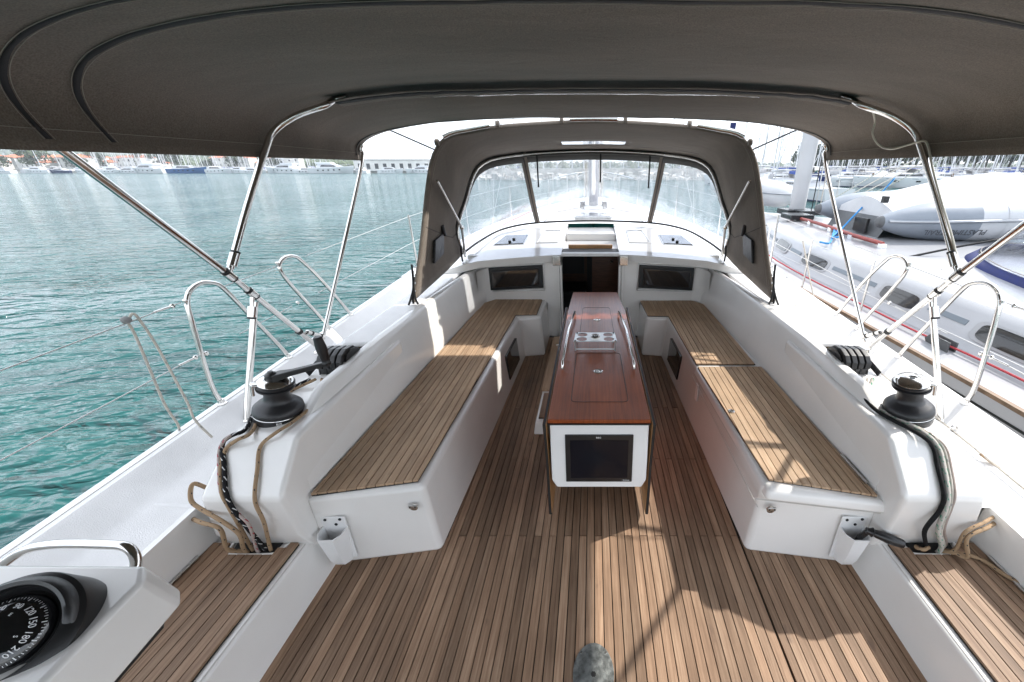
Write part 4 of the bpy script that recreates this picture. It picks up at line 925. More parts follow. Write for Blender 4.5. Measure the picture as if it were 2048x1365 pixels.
# ------------------------------------------------------------------ guard rails
def gunw(Y, s, dz=0.0): return Vector((s*(hw(Y)-0.055), Y, zg(Y)+dz))
for nm, s in SD:
    hoops = [(1.94, 1.99, 2.30, 2.62, 0.66, 'aftmost'), (3.02, 2.60, 2.86, 3.28, 0.62, 'second')]
    for k, (ya, ta, tb, yb, h, lab) in enumerate(hoops):
        top = zg(ya)+h; X = s*2.135
        if k == 0: P = [(s*2.13, 1.93, zg(1.93)), (s*2.145, 1.93, zg(1.93)+0.13), (X, 1.965, zg(2)+0.50), (X, 1.985, top-0.06), (X, 2.03, top-0.01), (X, 2.10, top+0.005), (X, 2.165, top-0.015), (X, 2.21, top-0.06), (X, 2.30, zg(2)+0.42), (X, 2.46, zg(2.4)+0.08), (s*2.13, 2.48, zg(2.5))]
        else: P = [(s*2.13, 2.96, zg(3)), (X, 2.93, zg(3)+0.08), (X, 2.72, zg(3)+0.42), (X, 2.66, top-0.07), (X, 2.68, top-0.02), (X, 2.74, top+0.005), (X, 2.82, top-0.005), (X, 2.88, top-0.05), (X, 3.02, zg(3)+0.40), (X, 3.24, zg(3)+0.07), (s*2.13, 3.26, zg(3.2))]
        st = thing('gate_stanchion', f'{lab} hooped steel gate stanchion on the {nm} gunwale', 'stanchion', (0, 0, 0), 'hooped gate stanchions')
        tubes('hoop', P, 0.0125, steel, st, smooth=3)
        for y in (P[0][1], P[-1][1]): G().lathe([(0.026, 0), (0.026, 0.006), (0.017, 0.012), (0.0155, 0.03), (0, 0.03)], 18, c=(s*2.13, y, zg(y)-0.001)).build('foot', steel, st, smooth=30)
        for dz in (0.30, 0.60): G().lathe([(0.006, -0.012), (0.012, -0.006), (0.012, 0.006), (0.006, 0.012)], 12, c=(X, P[2][1] if dz < 0.5 else P[3][1]-0.01, zg(ya)+dz)).build('wire_eye', steel, st, smooth=40)
    for k, Y in enumerate((4.75, 6.6, 8.5, 10.3)):
        p = gunw(Y, s)
        st = thing('stanchion', f'{("nearest", "second", "third", "foremost")[k]} straight stanchion on the {nm} gunwale beyond the sprayhood', 'stanchion', p, 'straight stanchions')
        tubes('post', [(0, 0, 0), (0, 0, 0.62)], 0.012, steel, st); G().lathe([(0.024, 0), (0.02, 0.02), (0, 0.02)], 14).build('foot', steel, st)
    for q, hgt in (('upper', 0.60), ('lower', 0.31)):
        pts = [Vector((s*2.135, Y, zg(Y)+hgt)) for Y in (-1.5, 0.2, 1.95)]
        o = tubes('guard_wire', pts, 0.0028, wire_m, None, n=6); tag(o, f'{q} guard wire aft of the first {nm} gate stanchion', 'guard wire', 'guard wires')
        pts = [Vector((s*2.135, 2.2, zg(2.2)+hgt)), Vector((s*2.135, 2.66, zg(2.66)+hgt))]
        o = tubes('guard_wire', pts, 0.0028, wire_m, None, n=6); tag(o, f'{q} guard wire across the {nm} boarding gate', 'guard wire', 'guard wires')
        pts = [Vector((s*2.135, 2.95, zg(2.9)+hgt))]+[gunw(Y, s, hgt) for Y in (4.75, 6.6, 8.5, 10.3, 11.6)]
        o = tubes('guard_wire', pts, 0.0028, wire_m, None, n=6); tag(o, f'{q} guard wire forward of the {nm} boarding gate', 'guard wire', 'guard wires')
    for hgt, Y in ((0.60, 1.86), (0.31, 1.86)):
        o = thing('turnbuckle', f'{"upper" if hgt > .5 else "lower"} steel turnbuckle on the {nm} guard wire beside the aft hoop', 'turnbuckle', (s*2.135, Y, zg(Y)+hgt), 'turnbuckles')
        tubes('barrel', [(0, -0.05, 0), (0, 0.03, 0)], 0.006, steel, o, n=8); G().lathe([(0.004, -0.01), (0.012, -0.004), (0.012, 0.004), (0.004, 0.01)], 12, M=Matrix.Rotation(R(90), 4, 'Y'), c=(0, 0.045, 0)).build('shackle', steel, o)
a = at(252, 640, x=-2.135); b = at(352, 850, x=-2.12); c_ = at(418, 872, x=-2.02)
rope('grey line with small flecks knotted on the port guard wire, inner tail on deck', [a+Vector((0, 0, -0.01)), a+Vector((0.01, 0.03, 0.02)), at(285, 648, x=-2.12), at(318, 700, x=-2.1), at(372, 800, x=-2.06), at(390, 840, x=-2.03), at(424, 875, x=-2.0)], r_white, 0.0055, 'line knotted on the port guard wire')
rope('grey line with small flecks knotted on the port guard wire, outer tail overboard', [a, at(270, 670, x=-2.135), at(300, 740, x=-2.14), at(330, 810, x=-2.14), at(356, 850, x=-2.14), at(358, 870, x=-2.17)], r_white, 0.0055, 'line knotted on the port guard wire')
o = G().lathe([(0.006, -0.02), (0.016, -0.01), (0.017, 0.008), (0.006, 0.02)], 12, M=Matrix.Rotation(R(60), 4, 'X')).build('knot', r_white, None, smooth=50); o.location = a; tag(o, 'knot of grey line tied round the upper port guard wire', 'knot')

# ------------------------------------------------------------------ bimini
BM = thing('bimini', 'dark grey brown canvas bimini stretched over the cockpit', 'bimini', (0, 0, 0))
BW, NU = 1.86, 72
ST = [(-1.6, -1.6, 0.36), (-0.3, -0.3, 0.375), (0.9, 0.75, 0.375), (1.53, 1.34, 0.375), (1.70, 1.48, 0.375), (2.50, 2.71, 0.372), (3.49, 3.52, 0.268)]
def bparm(f):
    for (a0, a1, a2), (b0, b1, b2) in zip(ST, ST[1:]):
        if f <= b0 or (b0, b1, b2) == ST[-1]:
            t = (f-a0)/(b0-a0); return (f, a1+(b1-a1)*t, a2+(b2-a2)*t, t, (b0-a0))
def bpt(u, f, off=0.0):
    """u -1..1 across, f = edge Y; off = distance below the fabric"""
    _, yt, rise, t, L = bparm(f)
    th = (1-u)*math.pi/2; e = 2/(3.0 if f < 2.5 else 3.0-0.35*(f-2.5))
    cx, sx = math.cos(th), math.sin(th)
    x = BW*math.copysign(abs(cx)**e, cx); h = abs(sx)**e
    sag = 0.035*math.sin(math.pi*min(1, max(0, t)))*min(1, L/0.9)*h
    wr = (0.005*noise.noise(Vector((x*2.2, f*5, 1.3)))+0.003*noise.noise(Vector((x*7, f*9, 3.3)))+0.004*math.exp(-((f-2.5)/0.09)**2)*noise.noise(Vector((x*12, 2, 1))))*h
    z = 1.890+(rise-sag)*h+wr
    nx = -abs(cx)**1.2*math.copysign(1, cx)
    return Vector((x+nx*off, f+(yt-f)*h, z-off*max(0.2, abs(sx))))
fr = sorted(set([ST[0][0]+(ST[-1][0]-ST[0][0])*i/56 for i in range(57)]+[a[0] for a in ST]))
rows = []
for f in fr:
    r_ = [bpt(-1+2*i/NU, f) for i in range(NU+1)]
    l0 = r_[0]+Vector((0.006, 0, -0.038)); l1 = r_[-1]+Vector((-0.006, 0, -0.038))
    rows.append([l0]+r_+[l1])
o = G().grid(rows).build('canopy', canv, BM, smooth=180); sm = o.modifiers.new('s', 'SOLIDIFY'); sm.thickness = 0.002
def strip(nm, f0, f1, u0, u1, off, m, par, n=60, wob=0.0, fn=bpt):
    rows = []
    for k in range(2):
        rows.append([fn(u0+(u1-u0)*i/n, (f0, f1)[k]+wob*noise.noise(Vector((i*0.35, k*9, 3))), off) for i in range(n+1)])
    o = G().grid(rows).build(nm, m, par, smooth=180); sm = o.modifiers.new('s', 'SOLIDIFY'); sm.thickness = 0.0012; return o
strip('zip', 1.70, 1.716, -1, 1, 0.006, zipm, BM, wob=0.006)
strip('zip', 1.50, 1.519, -1, 1, 0.006, zipm, BM, wob=0.006)
strip('zip_sleeve', 2.492, 2.535, -0.54, 0.54, 0.043, zipm, BM, wob=0.004)
strip('bow_sleeve', 2.455, 2.495, -0.54, 0.54, 0.041, canv, BM)
strip('front_zip', 3.40, 3.415, -1, 1, 0.008, zipm, BM, wob=0.012)
for f, off in ((1.695, 0.0075), (1.721, 0.0075), (1.495, 0.0075), (1.525, 0.0075), (2.545, 0.045), (3.42, 0.009)):
    lim = 0.54 if f == 2.545 else 1
    tubes('stitching', [bpt(-lim+2*lim*i/70, f, off) for i in range(71)], 0.0011, thread, BM, n=4)
for sg in (-1, 1): tubes('hem_stitching', [bpt(sg*0.985, f, 0.004) for f in fr], 0.0011, thread, BM, n=4)
# sleeve round the middle bow, and the wrinkled clear strip behind it
strip('bow_sleeve', 2.532, 2.61, -0.54, 0.54, 0.030, canv, BM)
clear = simple('crumpled_clear_vinyl', (0.55, 0.55, 0.54), 0.12, metal=0.6, vary=0.5, scale=60, bump=1.0, bscale=40)
strip('clear_vinyl_strip', 2.615, 2.63, -0.26, 0.27, 0.027, clear, BM, wob=0.01)
# corner pocket near the aft port corner with a black strap
g = G(); P = [bpt(-0.62+0.045*i, 1.12, 0.004) for i in range(6)]
tubes('pocket_stitching', [bpt(-0.74+0.30*math.sin(t*math.pi)*0.5+0.05*t, 1.00+0.22*t, 0.005) for t in [i/12 for i in range(13)]], 0.0012, thread, BM, n=4)
tubes('pocket_strap', [bpt(-0.66, 1.10, 0.02), bpt(-0.62, 1.16, 0.03), bpt(-0.585, 1.215, 0.012)], 0.010, webbing, BM, smooth=4, n=8)

# frame tubes
for nm, s in SD:
    F = bpy.data.objects.new('tube_frame', None); COL.objects.link(F); F.parent = BM
    piv = Vector((s*2.00, 2.60, 0.62)); jn = Vector((s*1.905, 2.03, 1.285)); jn2 = jn.lerp(piv, 0.14)
    aft = Vector((s*1.888, 1.56, 1.855)); far = aft+(aft-jn).normalized()*0.9
    tubes('aft_leg', [piv, jn2, jn, aft, aft+Vector((s*0.03, -0.04, 0.06))], 0.0165, steel, F, smooth=4, n=16)
    # middle bow
    A = [jn+Vector((0, 0.02, 0.03)), Vector((s*1.865, 2.25, 1.62)), Vector((s*1.832, 2.44, 1.88)), Vector((s*1.800, 2.508, 1.985)), Vector((s*1.69, 2.56, 2.066)), Vector((s*1.53, 2.593, 2.122))]
    A += [bpt(s*(1-q), 2.505, o_) for q, o_ in ((0.47, 0.022), (0.52, 0.018))]
    tubes('middle_bow', A, 0.0165, steel, F, smooth=4, n=16)
    # front bow
    B = [piv+Vector((-s*0.03, 0.02, 0.02)), Vector((s*1.88, 3.0, 1.25)), Vector((s*1.835, 3.44, 1.84))]+[bpt(s*(1-q), 3.46, 0.012) for q in (0.05, 0.12)]
    tubes('front_bow', B, 0.0135, steel, F, smooth=4, n=14)
    # support prop from the side deck
    ft = Vector((s*2.00, 1.90, zg(1.9)-0.09)); jp = jn.lerp(piv, 0.2)+Vector((0, 0, -0.02))
    tubes('prop', [ft, jp+Vector((0, 0, -0.03))], 0.0165, steel, F, n=16)
    G().lathe([(0.03, 0), (0.03, 0.006), (0.02, 0.012), (0, 0.012)], 18, c=ft).build('prop_foot', steel, F)
    def ring(p, d, r=0.021, L=0.012, nm='clamp_ring', m=rubber):
        d = d.normalized(); tubes(nm, [p-d*L/2, p+d*L/2], r, m, F, n=16)
    dd = piv-jn
    for t in (0.0, 0.06): pass
    ring(jn, dd, 0.0225, 0.05, 'collar', steel); ring(jn-dd.normalized()*0.03, dd); ring(jn+dd.normalized()*0.03, dd)
    jq = jn.lerp(piv, 0.2); ring(jq, dd, 0.0225, 0.05, 'collar', steel); ring(jq-dd.normalized()*0.03, dd); ring(jq+dd.normalized()*0.03, dd)
    up_ = (Vector((s*1.86, 2.25, 1.62))-jn); ring(jn+up_.normalized()*0.085, up_, 0.0225, 0.07, 'ferrule', steel); ring(jn+up_.normalized()*0.125, up_)
    tubes('toggle', [jn, jn+up_.normalized()*0.06], 0.011, steel, F)
    pd = ft-jp; ring(jp+pd.normalized()*0.085, pd, 0.0225, 0.06, 'ferrule', steel); ring(jp+pd.normalized()*0.12, pd); tubes('toggle', [jp+Vector((0, 0, 0.01)), jp+pd.normalized()*0.07], 0.012, steel, F)
    G().lathe([(0.032, -0.004), (0.032, 0.004), (0.014, 0.02), (0.012, 0.05), (0, 0.05)], 16, c=piv+Vector((0, 0, -0.05))).build('pivot_foot', steel, F)
    # turnbuckle of the aft leg, above the pivot
    q0, q1 = jn.lerp(piv, 0.78)+Vector((-s*0.03, 0.01, 0.01)), piv+Vector((-s*0.06, 0.02, 0.06))
    tubes('adjuster', [q0, q1], 0.015, steel, F); tubes('adjuster_slot', [q0.lerp(q1, 0.1)+Vector((-s*0.004, -0.004, 0.009)), q0.lerp(q1, 0.9)+Vector((-s*0.004, -0.004, 0.009))], 0.009, rubber, F)
    ring(q0.lerp(q1, 0.25), q1-q0, 0.018, 0.01); ring(q0.lerp(q1, 0.75), q1-q0, 0.018, 0.01)
    ring(jn.lerp(piv, 0.74), dd, 0.021, 0.02)
    # strap to the sprayhood frame
    S0 = bpt(s*0.60, 3.46, 0.01); S1 = Vector((s*1.30, 3.63, 1.93))
    g = G(); g.grid([[S0+Vector((-0.012, 0, 0)), S1+Vector((-0.012, 0, 0))], [S0+Vector((0.012, 0, 0)), S1+Vector((0.012, 0, 0))]]); o = g.build('strap', webbing, F); sm = o.modifiers.new('s', 'SOLIDIFY'); sm.thickness = 0.003
o = tubes('cable', [at(1746, 222, Y=2.58), at(1750, 245, Y=2.62), at(1745, 268, Y=2.62), at(1758, 290, Y=2.6), at(1782, 298, Y=2.55), at(1815, 290, Y=2.5), at(1845, 282, Y=2.44), at(1856, 292, Y=2.40), at(1866, 340, Y=2.30), at(1885, 410, Y=2.18), at(1903, 470, Y=2.12), at(1915, 520, Y=2.06)], 0.0055, cable_w, None, n=8, smooth=6)
tag(o, 'loose pale cable hanging from the starboard bimini bow', 'cable')

# ------------------------------------------------------------------ sprayhood
SP = thing('sprayhood', 'grey brown canvas sprayhood with clear windscreen panels over the companionway', 'sprayhood', (0, 0, 0))
def full(L, n=61):
    L = [Vector(p) for p in L]; R_ = [Vector((-p.x, p.y, p.z)) for p in reversed(L[:-1])]
    return resample(spline(L+R_, 8), n)
Aft = full([(-1.43, 2.99, 0.83), (-1.385, 3.22, 1.25), (-1.345, 3.45, 1.70), (-1.30, 3.57, 1.92), (-1.20, 3.62, 2.035), (-1.03, 3.66, 2.075), (-0.70, 3.70, 2.125), (0, 3.73, 2.158)])
Fwd = full([(-1.42, 4.30, 0.94), (-1.45, 4.27, 1.22), (-1.37, 4.42, 1.50), (-1.285, 4.54, 1.76), (-1.18, 4.61, 1.87), (-1.0, 4.68, 1.925), (-0.6, 4.73, 1.965), (0, 4.75, 1.985)])
Bas = full([(-1.415, 4.32, 0.945), (-1.36, 4.75, 0.99), (-1.24, 5.20, 1.045), (-1.05, 5.40, 1.085), (-0.80, 5.52, 1.11), (-0.4, 5.58, 1.125), (0, 5.60, 1.13)])
NS = 61
def ruled(A, B, n, bulge, nrm=1):
    rows = []
    for j in range(n+1):
        t = j/n; r_ = []
        for i in range(len(A)):
            p = A[i].lerp(B[i], t); c0 = Vector((0, p.y, 1.2)); d = (p-c0); d.y = 0
            if d.length > 1e-6: d.normalize()
            p = p + d*bulge*math.sin(math.pi*t)
            r_.append(p)
        rows.append(r_)
    return rows
rows = ruled(Aft, Fwd, 14, -0.02)
for j, r_ in enumerate(rows):
    for i, p in enumerate(r_): p += Vector((0, 0, 0.006*noise.noise(Vector((p.x*3, p.y*3, p.z*2)))))
def sub(rows, i0, i1, j0=0, j1=None): return [r_[i0:i1+1] for r_ in rows[j0:(j1 if j1 is not None else len(rows))]]
# leave the slit of the skylight as a clear panel (columns 27..33, row 9..11)
g = G(); m_ = len(rows)
for j in range(m_-1):
    for i in range(NS-1):
        if 26 <= i < 34 and 8 <= j < 10: continue
        g.add([rows[j][i], rows[j][i+1], rows[j+1][i+1], rows[j+1][i]], [(0, 1, 2, 3)])
bmn = bmesh.new(); meh = bpy.data.meshes.new('roof'); meh.from_pydata([tuple(v) for v in g.v], [], g.f); bmn.from_mesh(meh); bmesh.ops.remove_doubles(bmn, verts=bmn.verts, dist=1e-5)
bmn.to_mesh(meh); bmn.free(); meh.materials.append(canv); finish(meh, 180)
roof = bpy.data.objects.new('canopy', meh); COL.objects.link(roof); roof.parent = SP; sm = roof.modifiers.new('s', 'SOLIDIFY'); sm.thickness = 0.003
milk = vinyl.copy(); milk.name = 'milky_vinyl'
o = G().grid([[p+Vector((0, 0, -0.003)) for p in r_[25:36]] for r_ in rows[8:11]]).build('skylight', milk, SP, smooth=180)
# windows: three panels between the bows and the coachroof, with dividers
wr = ruled(Fwd, Bas, 16, 0.008)
for j, r_ in enumerate(wr):
    for i, p in enumerate(r_):
        k = math.sin(math.pi*j/16); p += Vector((0, 0.022*k*noise.noise(Vector((p.x*3.5, p.z*3.5, 5))), 0.004*k*noise.noise(Vector((p.x*9, p.z*9, 2)))))
i_d = [24, 36]
def closest(A, x): return min(range(len(A)), key=lambda i: abs(A[i].x-x) + (0 if A[i].z > 1.6 else 5))
iL, iR = closest(Fwd, -0.80), closest(Fwd, 0.80)
for a_, b_, lab in ((0, iL, 'port'), (iL, iR, 'centre'), (iR, NS-1, 'starboard')):
    G().grid([r_[a_:b_+1] for r_ in wr]).build('window', vinyl, SP, smooth=180)
for ii in (iL, iR):
    P = [r_[ii] for r_ in wr]; g = G()
    g.grid([[p+Vector((-0.035, -0.006, 0)) for p in P], [p+Vector((0.035, -0.006, 0)) for p in P]]); o = g.build('divider', webbing if False else canv, SP, smooth=180); sm = o.modifiers.new('s', 'SOLIDIFY'); sm.thickness = 0.004
    tubes('divider_zip', [p+Vector((0, -0.010, 0)) for p in P], 0.006, zipm, SP, n=6)
# dark borders: top band inside, bottom band on the coachroof
def band(nm, A, B, t0, t1, off, m, i0=0, i1=NS-1):
    g = G(); g.grid([[A[i].lerp(B[i], t0)+off for i in range(i0, i1+1)], [A[i].lerp(B[i], t1)+off for i in range(i0, i1+1)]]); o = g.build(nm, m, SP, smooth=180); sm = o.modifiers.new('s', 'SOLIDIFY'); sm.thickness = 0.004; return o
band('window_band', wr[0], wr[2], 0, 1.0, Vector((0, -0.006, 0)), canvas('dark_canvas_band', (0.055, 0.052, 0.048)), 5, NS-6)
band('window_band', wr[0], wr[3], 0, 0.7, Vector((0.004, -0.006, 0)), MATS['dark_canvas_band'], 0, 9)
band('window_band', wr[0], wr[3], 0, 0.7, Vector((-0.004, -0.006, 0)), MATS['dark_canvas_band'], NS-10, NS-1)
tubes('foot_welt', [p+Vector((0, -0.01, 0.004)) for p in Bas], 0.012, zipm, SP, n=8)
band('foot_band', wr[-1], wr[-2], 0.0, 0.35, Vector((0, -0.006, 0.0)), MATS['dark_canvas_band'], 0, NS-1)
# frame tubes
tubes('aft_bow_sleeve', [Aft[i]+Vector((0, 0.012, -0.010)) for i in range(NS)], 0.017, canv, SP, n=12)
tubes('forward_bow', [Fwd[i]+Vector((-0.030*max(-1, min(1, Fwd[i].x)), -0.024, -0.026)) for i in range(NS)], 0.0125, steel, SP, n=12)
for s in (-1, 1):
    tubes('brace', [(s*1.285, 3.50, 1.70), (s*1.345, 4.16, 1.24), (s*1.375, 4.24, 0.95)], 0.0125, steel, SP, n=12)
    ring_ = G().lathe([(0.02, -0.015), (0.022, 0), (0.02, 0.015)], 12, c=(s*1.345, 4.16, 1.24)).build('joint', steel, SP)
    # seam on the wing, pocket, laces at the foot
    seam = [rows[j][k if s < 0 else NS-1-k].copy() for j, k in ((0, 7), (3, 6), (6, 5), (9, 4), (12, 3), (14, 3))]
    tubes('wing_seam', [p+Vector((-s*0.004, 0, 0)) for p in seam], 0.0025, zipm, SP, n=5)
    tubes('edge_stitching', [rows[1][k if s < 0 else NS-1-k]+Vector((-s*0.004, 0, 0)) for k in range(1, 28)], 0.0015, thread, SP, n=4)
    P = [Vector((s*1.388, 3.39, 1.04)), Vector((s*1.40, 3.66, 1.07)), Vector((s*1.385, 3.70, 1.25)), Vector((s*1.370, 3.44, 1.23))]
    P2 = [p+Vector((-s*0.022, 0, 0)) for p in P]
    mesh('pocket', P+P2, [(0, 1, 2, 3), (7, 6, 5, 4), (0, 4, 5, 1), (1, 5, 6, 2), (2, 6, 7, 3), (3, 7, 4, 0)], leather, SP, bevel=0.006)
    tubes('pocket_roll', [P[2]+Vector((-s*0.02, 0, -0.02)), P[2]+Vector((-s*0.02, -0.02, 0.07))], 0.018, leather, SP, n=10)
    b0 = Vector((s*1.425, 2.99, 0.83))
    for q, dx, dy in ((0, 0.015, -0.06), (1, -0.05, -0.04), (2, -0.01, -0.03)):
        tubes('lace', [b0+Vector((-s*0.012, 0.06, 0.28-0.05*q)), b0+Vector((-s*0.012, 0.02, 0.12)), b0+Vector((s*dx*0.5, dy*0.3, 0.03)), b0+Vector((s*dx, dy, -0.01))], 0.008, webbing, SP, smooth=4, n=7)
    for q in range(4): G().lathe([(0.009, -0.002), (0.009, 0.003), (0.004, 0.003), (0.004, -0.002)], 12, M=Matrix.Rotation(R(90), 4, 'Y'), c=b0+Vector((-s*0.012, 0.045+q*0.02, 0.07+q*0.06))).build('eyelet', steel_b, SP)
    tubes('lace', [(s*1.39, 4.20, 1.04), (s*1.385, 4.16, 0.98), (s*1.37, 4.12, 0.90)], 0.010, webbing, SP, smooth=3, n=7)
# bare patches where the aft bow shows as grab handles
for xc, nmh in ((-1.0, 'port'), (0.0, 'centre'), (1.0, 'starboard')):
    ic = min(range(NS), key=lambda i: abs(Aft[i].x-xc)+(0 if Aft[i].z > 2.0 else 9))
    P = Aft[max(0, ic-3):ic+4]; P = [p+Vector((0, -0.018, 0.010)) for p in resample(P, 9)]
    tubes('grab_handle', P[1:-1], 0.021, steel, SP, n=12)
    for e_ in (P[0], P[-1]): G().lathe([(0.024, -0.014), (0.027, 0), (0.024, 0.014)], 12, M=Matrix.Rotation(R(90), 4, 'Y'), c=e_).build('handle_cuff', canv, SP)
# straps hanging inside the centre window
for x, L_ in ((-0.60, 0.33), (0.08, 0.30), (0.62, 0.34)):
    i = min(range(NS), key=lambda i: abs(Fwd[i].x-x)); p = Fwd[i]+Vector((0, -0.03, -0.02))
    G().box(p.x-0.008, p.x+0.008, p.y, p.y+0.004, p.z-L_, p.z).build('hanging_strap', webbing, SP)
    G().lathe([(0.010, 0), (0.010, 0.02), (0, 0.02)], 8, c=(p.x, p.y, p.z-L_-0.015)).build('strap_clip', rubber, SP)
tubes('roof_zip', [Aft[i].lerp(Fwd[i], 0.82)+Vector((0, 0, -0.008)) for i in range(8, NS-8)], 0.003, zipm, SP, n=5)
tubes('window_roll', [Fwd[i]+Vector((0, -0.015, -0.035)) for i in range(iL, iR+1)], 0.020, MATS['dark_canvas_band'], SP, n=8)

# ------------------------------------------------------------------ mast and rigging ahead
MA = thing('mast', 'silver mast of the yacht seen through the sprayhood window', 'mast', (0, 7.35, 1.14))
g = G(); n = 20; rows = [[Vector((0.085*math.cos(2*math.pi*i/n), 0.14*math.sin(2*math.pi*i/n), z)) for i in range(n+1)] for z in (0, 16)]
g.grid(rows); g.build('spar', simple('grey_mast_alloy', (0.30, 0.30, 0.32), 0.35, metal=0.6, vary=0.1), MA, smooth=60)
G().box(-0.16, 0.16, -0.2, 0.2, 0, 0.05).build('mast_step', steel_b, MA, bevel=0.01)
for s in (-1, 1):
    tubes('shroud', [(s*1.9, 0.3, -0.45), (s*0.6, 0, 9.5)], 0.004, wire_m, MA, n=5)
    tubes('lower_shroud', [(s*1.86, -0.1, -0.45), (s*0.08, 0, 5.5)], 0.004, wire_m, MA, n=5)
    G().lathe([(0.05, 0), (0.055, 0.02), (0.04, 0.10), (0.05, 0.12), (0, 0.12)], 16, c=(s*0.19, -0.12, 0.0)).build('mast_winch', blackm, MA, smooth=30)
    for k in range(3): tubes('halyard', [(s*(0.10+0.03*k), -0.12, 0.05), (s*0.06, -0.02-0.03*k, 9)], 0.006, (r_white, r_beige, r_white)[k], MA, n=5)
    for k in range(3): tubes('deck_line', [(s*(0.18+0.07*k), -0.15, 0.02), (s*(0.5+0.06*k), -1.0, 0.03), (s*(0.62+0.05*k), -1.75, -0.01)], 0.006, (r_white, r_black, r_beige)[k], MA, n=5)
BO = thing('boom', 'boom with vang running aft from the mast over the sprayhood', 'boom', (0, 7.2, 2.95))
g = G(); rows = [[Vector((0.08*math.cos(2*math.pi*i/n), y, 0.11*math.sin(2*math.pi*i/n))) for i in range(n+1)] for y in (0, -3.9)]
g.grid(rows); g.build('boom_spar', steel_b, BO, smooth=60)
tubes('vang', [(0, -1.4, -0.1), (0, -0.1, -1.55)], 0.035, steel_b, BO)
FH = thing('foredeck_hatch', 'tinted hatch in the coachroof just ahead of the sprayhood', 'hatch', (0, 6.15, roof_h(6.15)))
G().box(-0.28, 0.28, -0.25, 0.25, 0.0, 0.03).build('rim', steel_b, FH, bevel=0.01); G().box(-0.25, 0.25, -0.22, 0.22, 0.028, 0.036).build('glass', glass_d, FH, bevel=0.004)
RL = tubes('sheet', [(-1.62, 4.6, 0.72), (-1.66, 5.6, 0.75), (-1.72, 6.6, 0.79), (-1.60, 7.8, 0.86), (-1.35, 9.0, 0.93)], 0.02, redwood, None); tag(RL, 'red brown sheet lying along the port foredeck beyond the windscreen', 'rope')
FU = thing('furled_headsail', 'furled headsail on the forestay at the bow', 'sail', (0, 12.2, 1.05))
G().tube([(0, 0, 0.3), (0, -4.8, 15)], [0.09, 0.04], 10).build('sail_roll', white_p, FU); G().lathe([(0.05, 0), (0.11, 0.05), (0.11, 0.2), (0.04, 0.25), (0, 0.25)], 14).build('furling_drum', blackm, FU, smooth=30)
PU = thing('pulpit', 'steel pulpit rail at the bow', 'pulpit', (0, 0, 0))
tubes('rail', [(-1.0, 10.6, zg(10.6)+0.6), (-0.75, 11.6, zg(11.6)+0.62), (-0.3, 12.4, zg(12.4)+0.65), (0.3, 12.4, zg(12.4)+0.65), (0.75, 11.6, zg(11.6)+0.62), (1.0, 10.6, zg(10.6)+0.6)], 0.014, steel, PU, smooth=4)
for s in (-1, 1): tubes('leg', [(s*0.7, 11.6, zg(11.6)), (s*0.72, 11.6, zg(11.6)+0.61)], 0.014, steel, PU); tubes('leg', [(s*0.15, 12.3, zg(12.3)), (s*0.28, 12.38, zg(12.3)+0.64)], 0.014, steel, PU)

# ------------------------------------------------------------------ port helm console and compass
HC = thing('helm_console', 'white moulded port helm console in the near left corner', 'helm console', (0, 0, 0))
P = [(-1.60, 0.655), (-1.035, 0.650), (-0.985, 0.600), (-0.945, 0.10), (-1.60, 0.10)]
top = [(-1.58, 0.635, 0.955), (-1.05, 0.635, 0.95), (-1.012, 0.595, 0.95), (-0.962, 0.10, 0.95), (-1.58, 0.10, 0.95)]
g = G().prism([(-1.60, 0.66), (-1.03, 0.655), (-0.995, 0.620), (-0.945, 0.10), (-1.60, 0.10)], 0.83, 0.95, top=top)
g.build('console_top', gel, HC, bevel=0.012, seg=4)
G().prism([(-1.60, 0.63), (-1.06, 0.63), (-1.02, 0.585), (-0.975, 0.10), (-1.60, 0.10)], 0.80, 0.832).build('undercut_shade', rubber, HC)  # black slab stands in for the shade in the undercut gap
G().prism([(-1.50, 0.50), (-1.12, 0.50), (-1.12, 0.12), (-1.50, 0.12)], 0.2, 0.805).build('pedestal', gel, HC, bevel=0.03)
gr = tubes('grab_rail', [(-1.52, 0.66, 0.86), (-1.44, 0.695, 0.915), (-1.36, 0.705, 0.93), (-1.24, 0.705, 0.93), (-1.17, 0.70, 0.925), (-1.145, 0.68, 0.89), (-1.145, 0.64, 0.86)], 0.011, steel, HC, smooth=6, n=14)
CO = thing('compass', 'black steering compass with white degree figures set in the port helm console', 'compass', (-1.118, 0.468, 0.978)); CO.scale = (0.61, 0.61, 0.74); CO.rotation_euler = (R(30), R(17), 0)
G().lathe([(0.168, -0.10), (0.172, 0.0), (0.170, 0.008), (0.150, 0.022), (0.128, 0.026), (0.118, 0.014), (0.118, 0.0)], 72).build('bezel', blackp, CO, smooth=40)
G().lathe([(0.150, 0.0), (0.120, 0.010), (0, 0.010)], 60).build('well', blackp, CO, smooth=30)
# sun hood: a raised arc at the far side
rows = []
for k in range(29):
    a = R(20+k*160/28); e = math.sin(math.pi*k/28)**0.6
    rows.append([Vector((r*math.cos(a), r*math.sin(a), z)) for r, z in ((0.160, 0.010), (0.154, 0.020+0.022*e), (0.143, 0.024+0.028*e), (0.132, 0.024+0.022*e), (0.128, 0.015))])
G().grid(rows).build('sun_hood', blackp, CO, smooth=50)
card = G().lathe([(0.108, 0.010), (0.1075, 0.022), (0.080, 0.040), (0.040, 0.049), (0, 0.051)], 60).build('dome', glass_d, CO, smooth=60)
cardm = simple('compass_card_print', (0.75, 0.75, 0.76), 0.4)
def dome_z(r): 
    P = [(0, 0.051), (0.04, 0.049), (0.08, 0.040), (0.1075, 0.022)]
    for (a, b), (c, d) in zip(P, P[1:]):
        if r <= c: return b+(d-b)*(r-a)/(c-a)
    return 0.022
g = G()
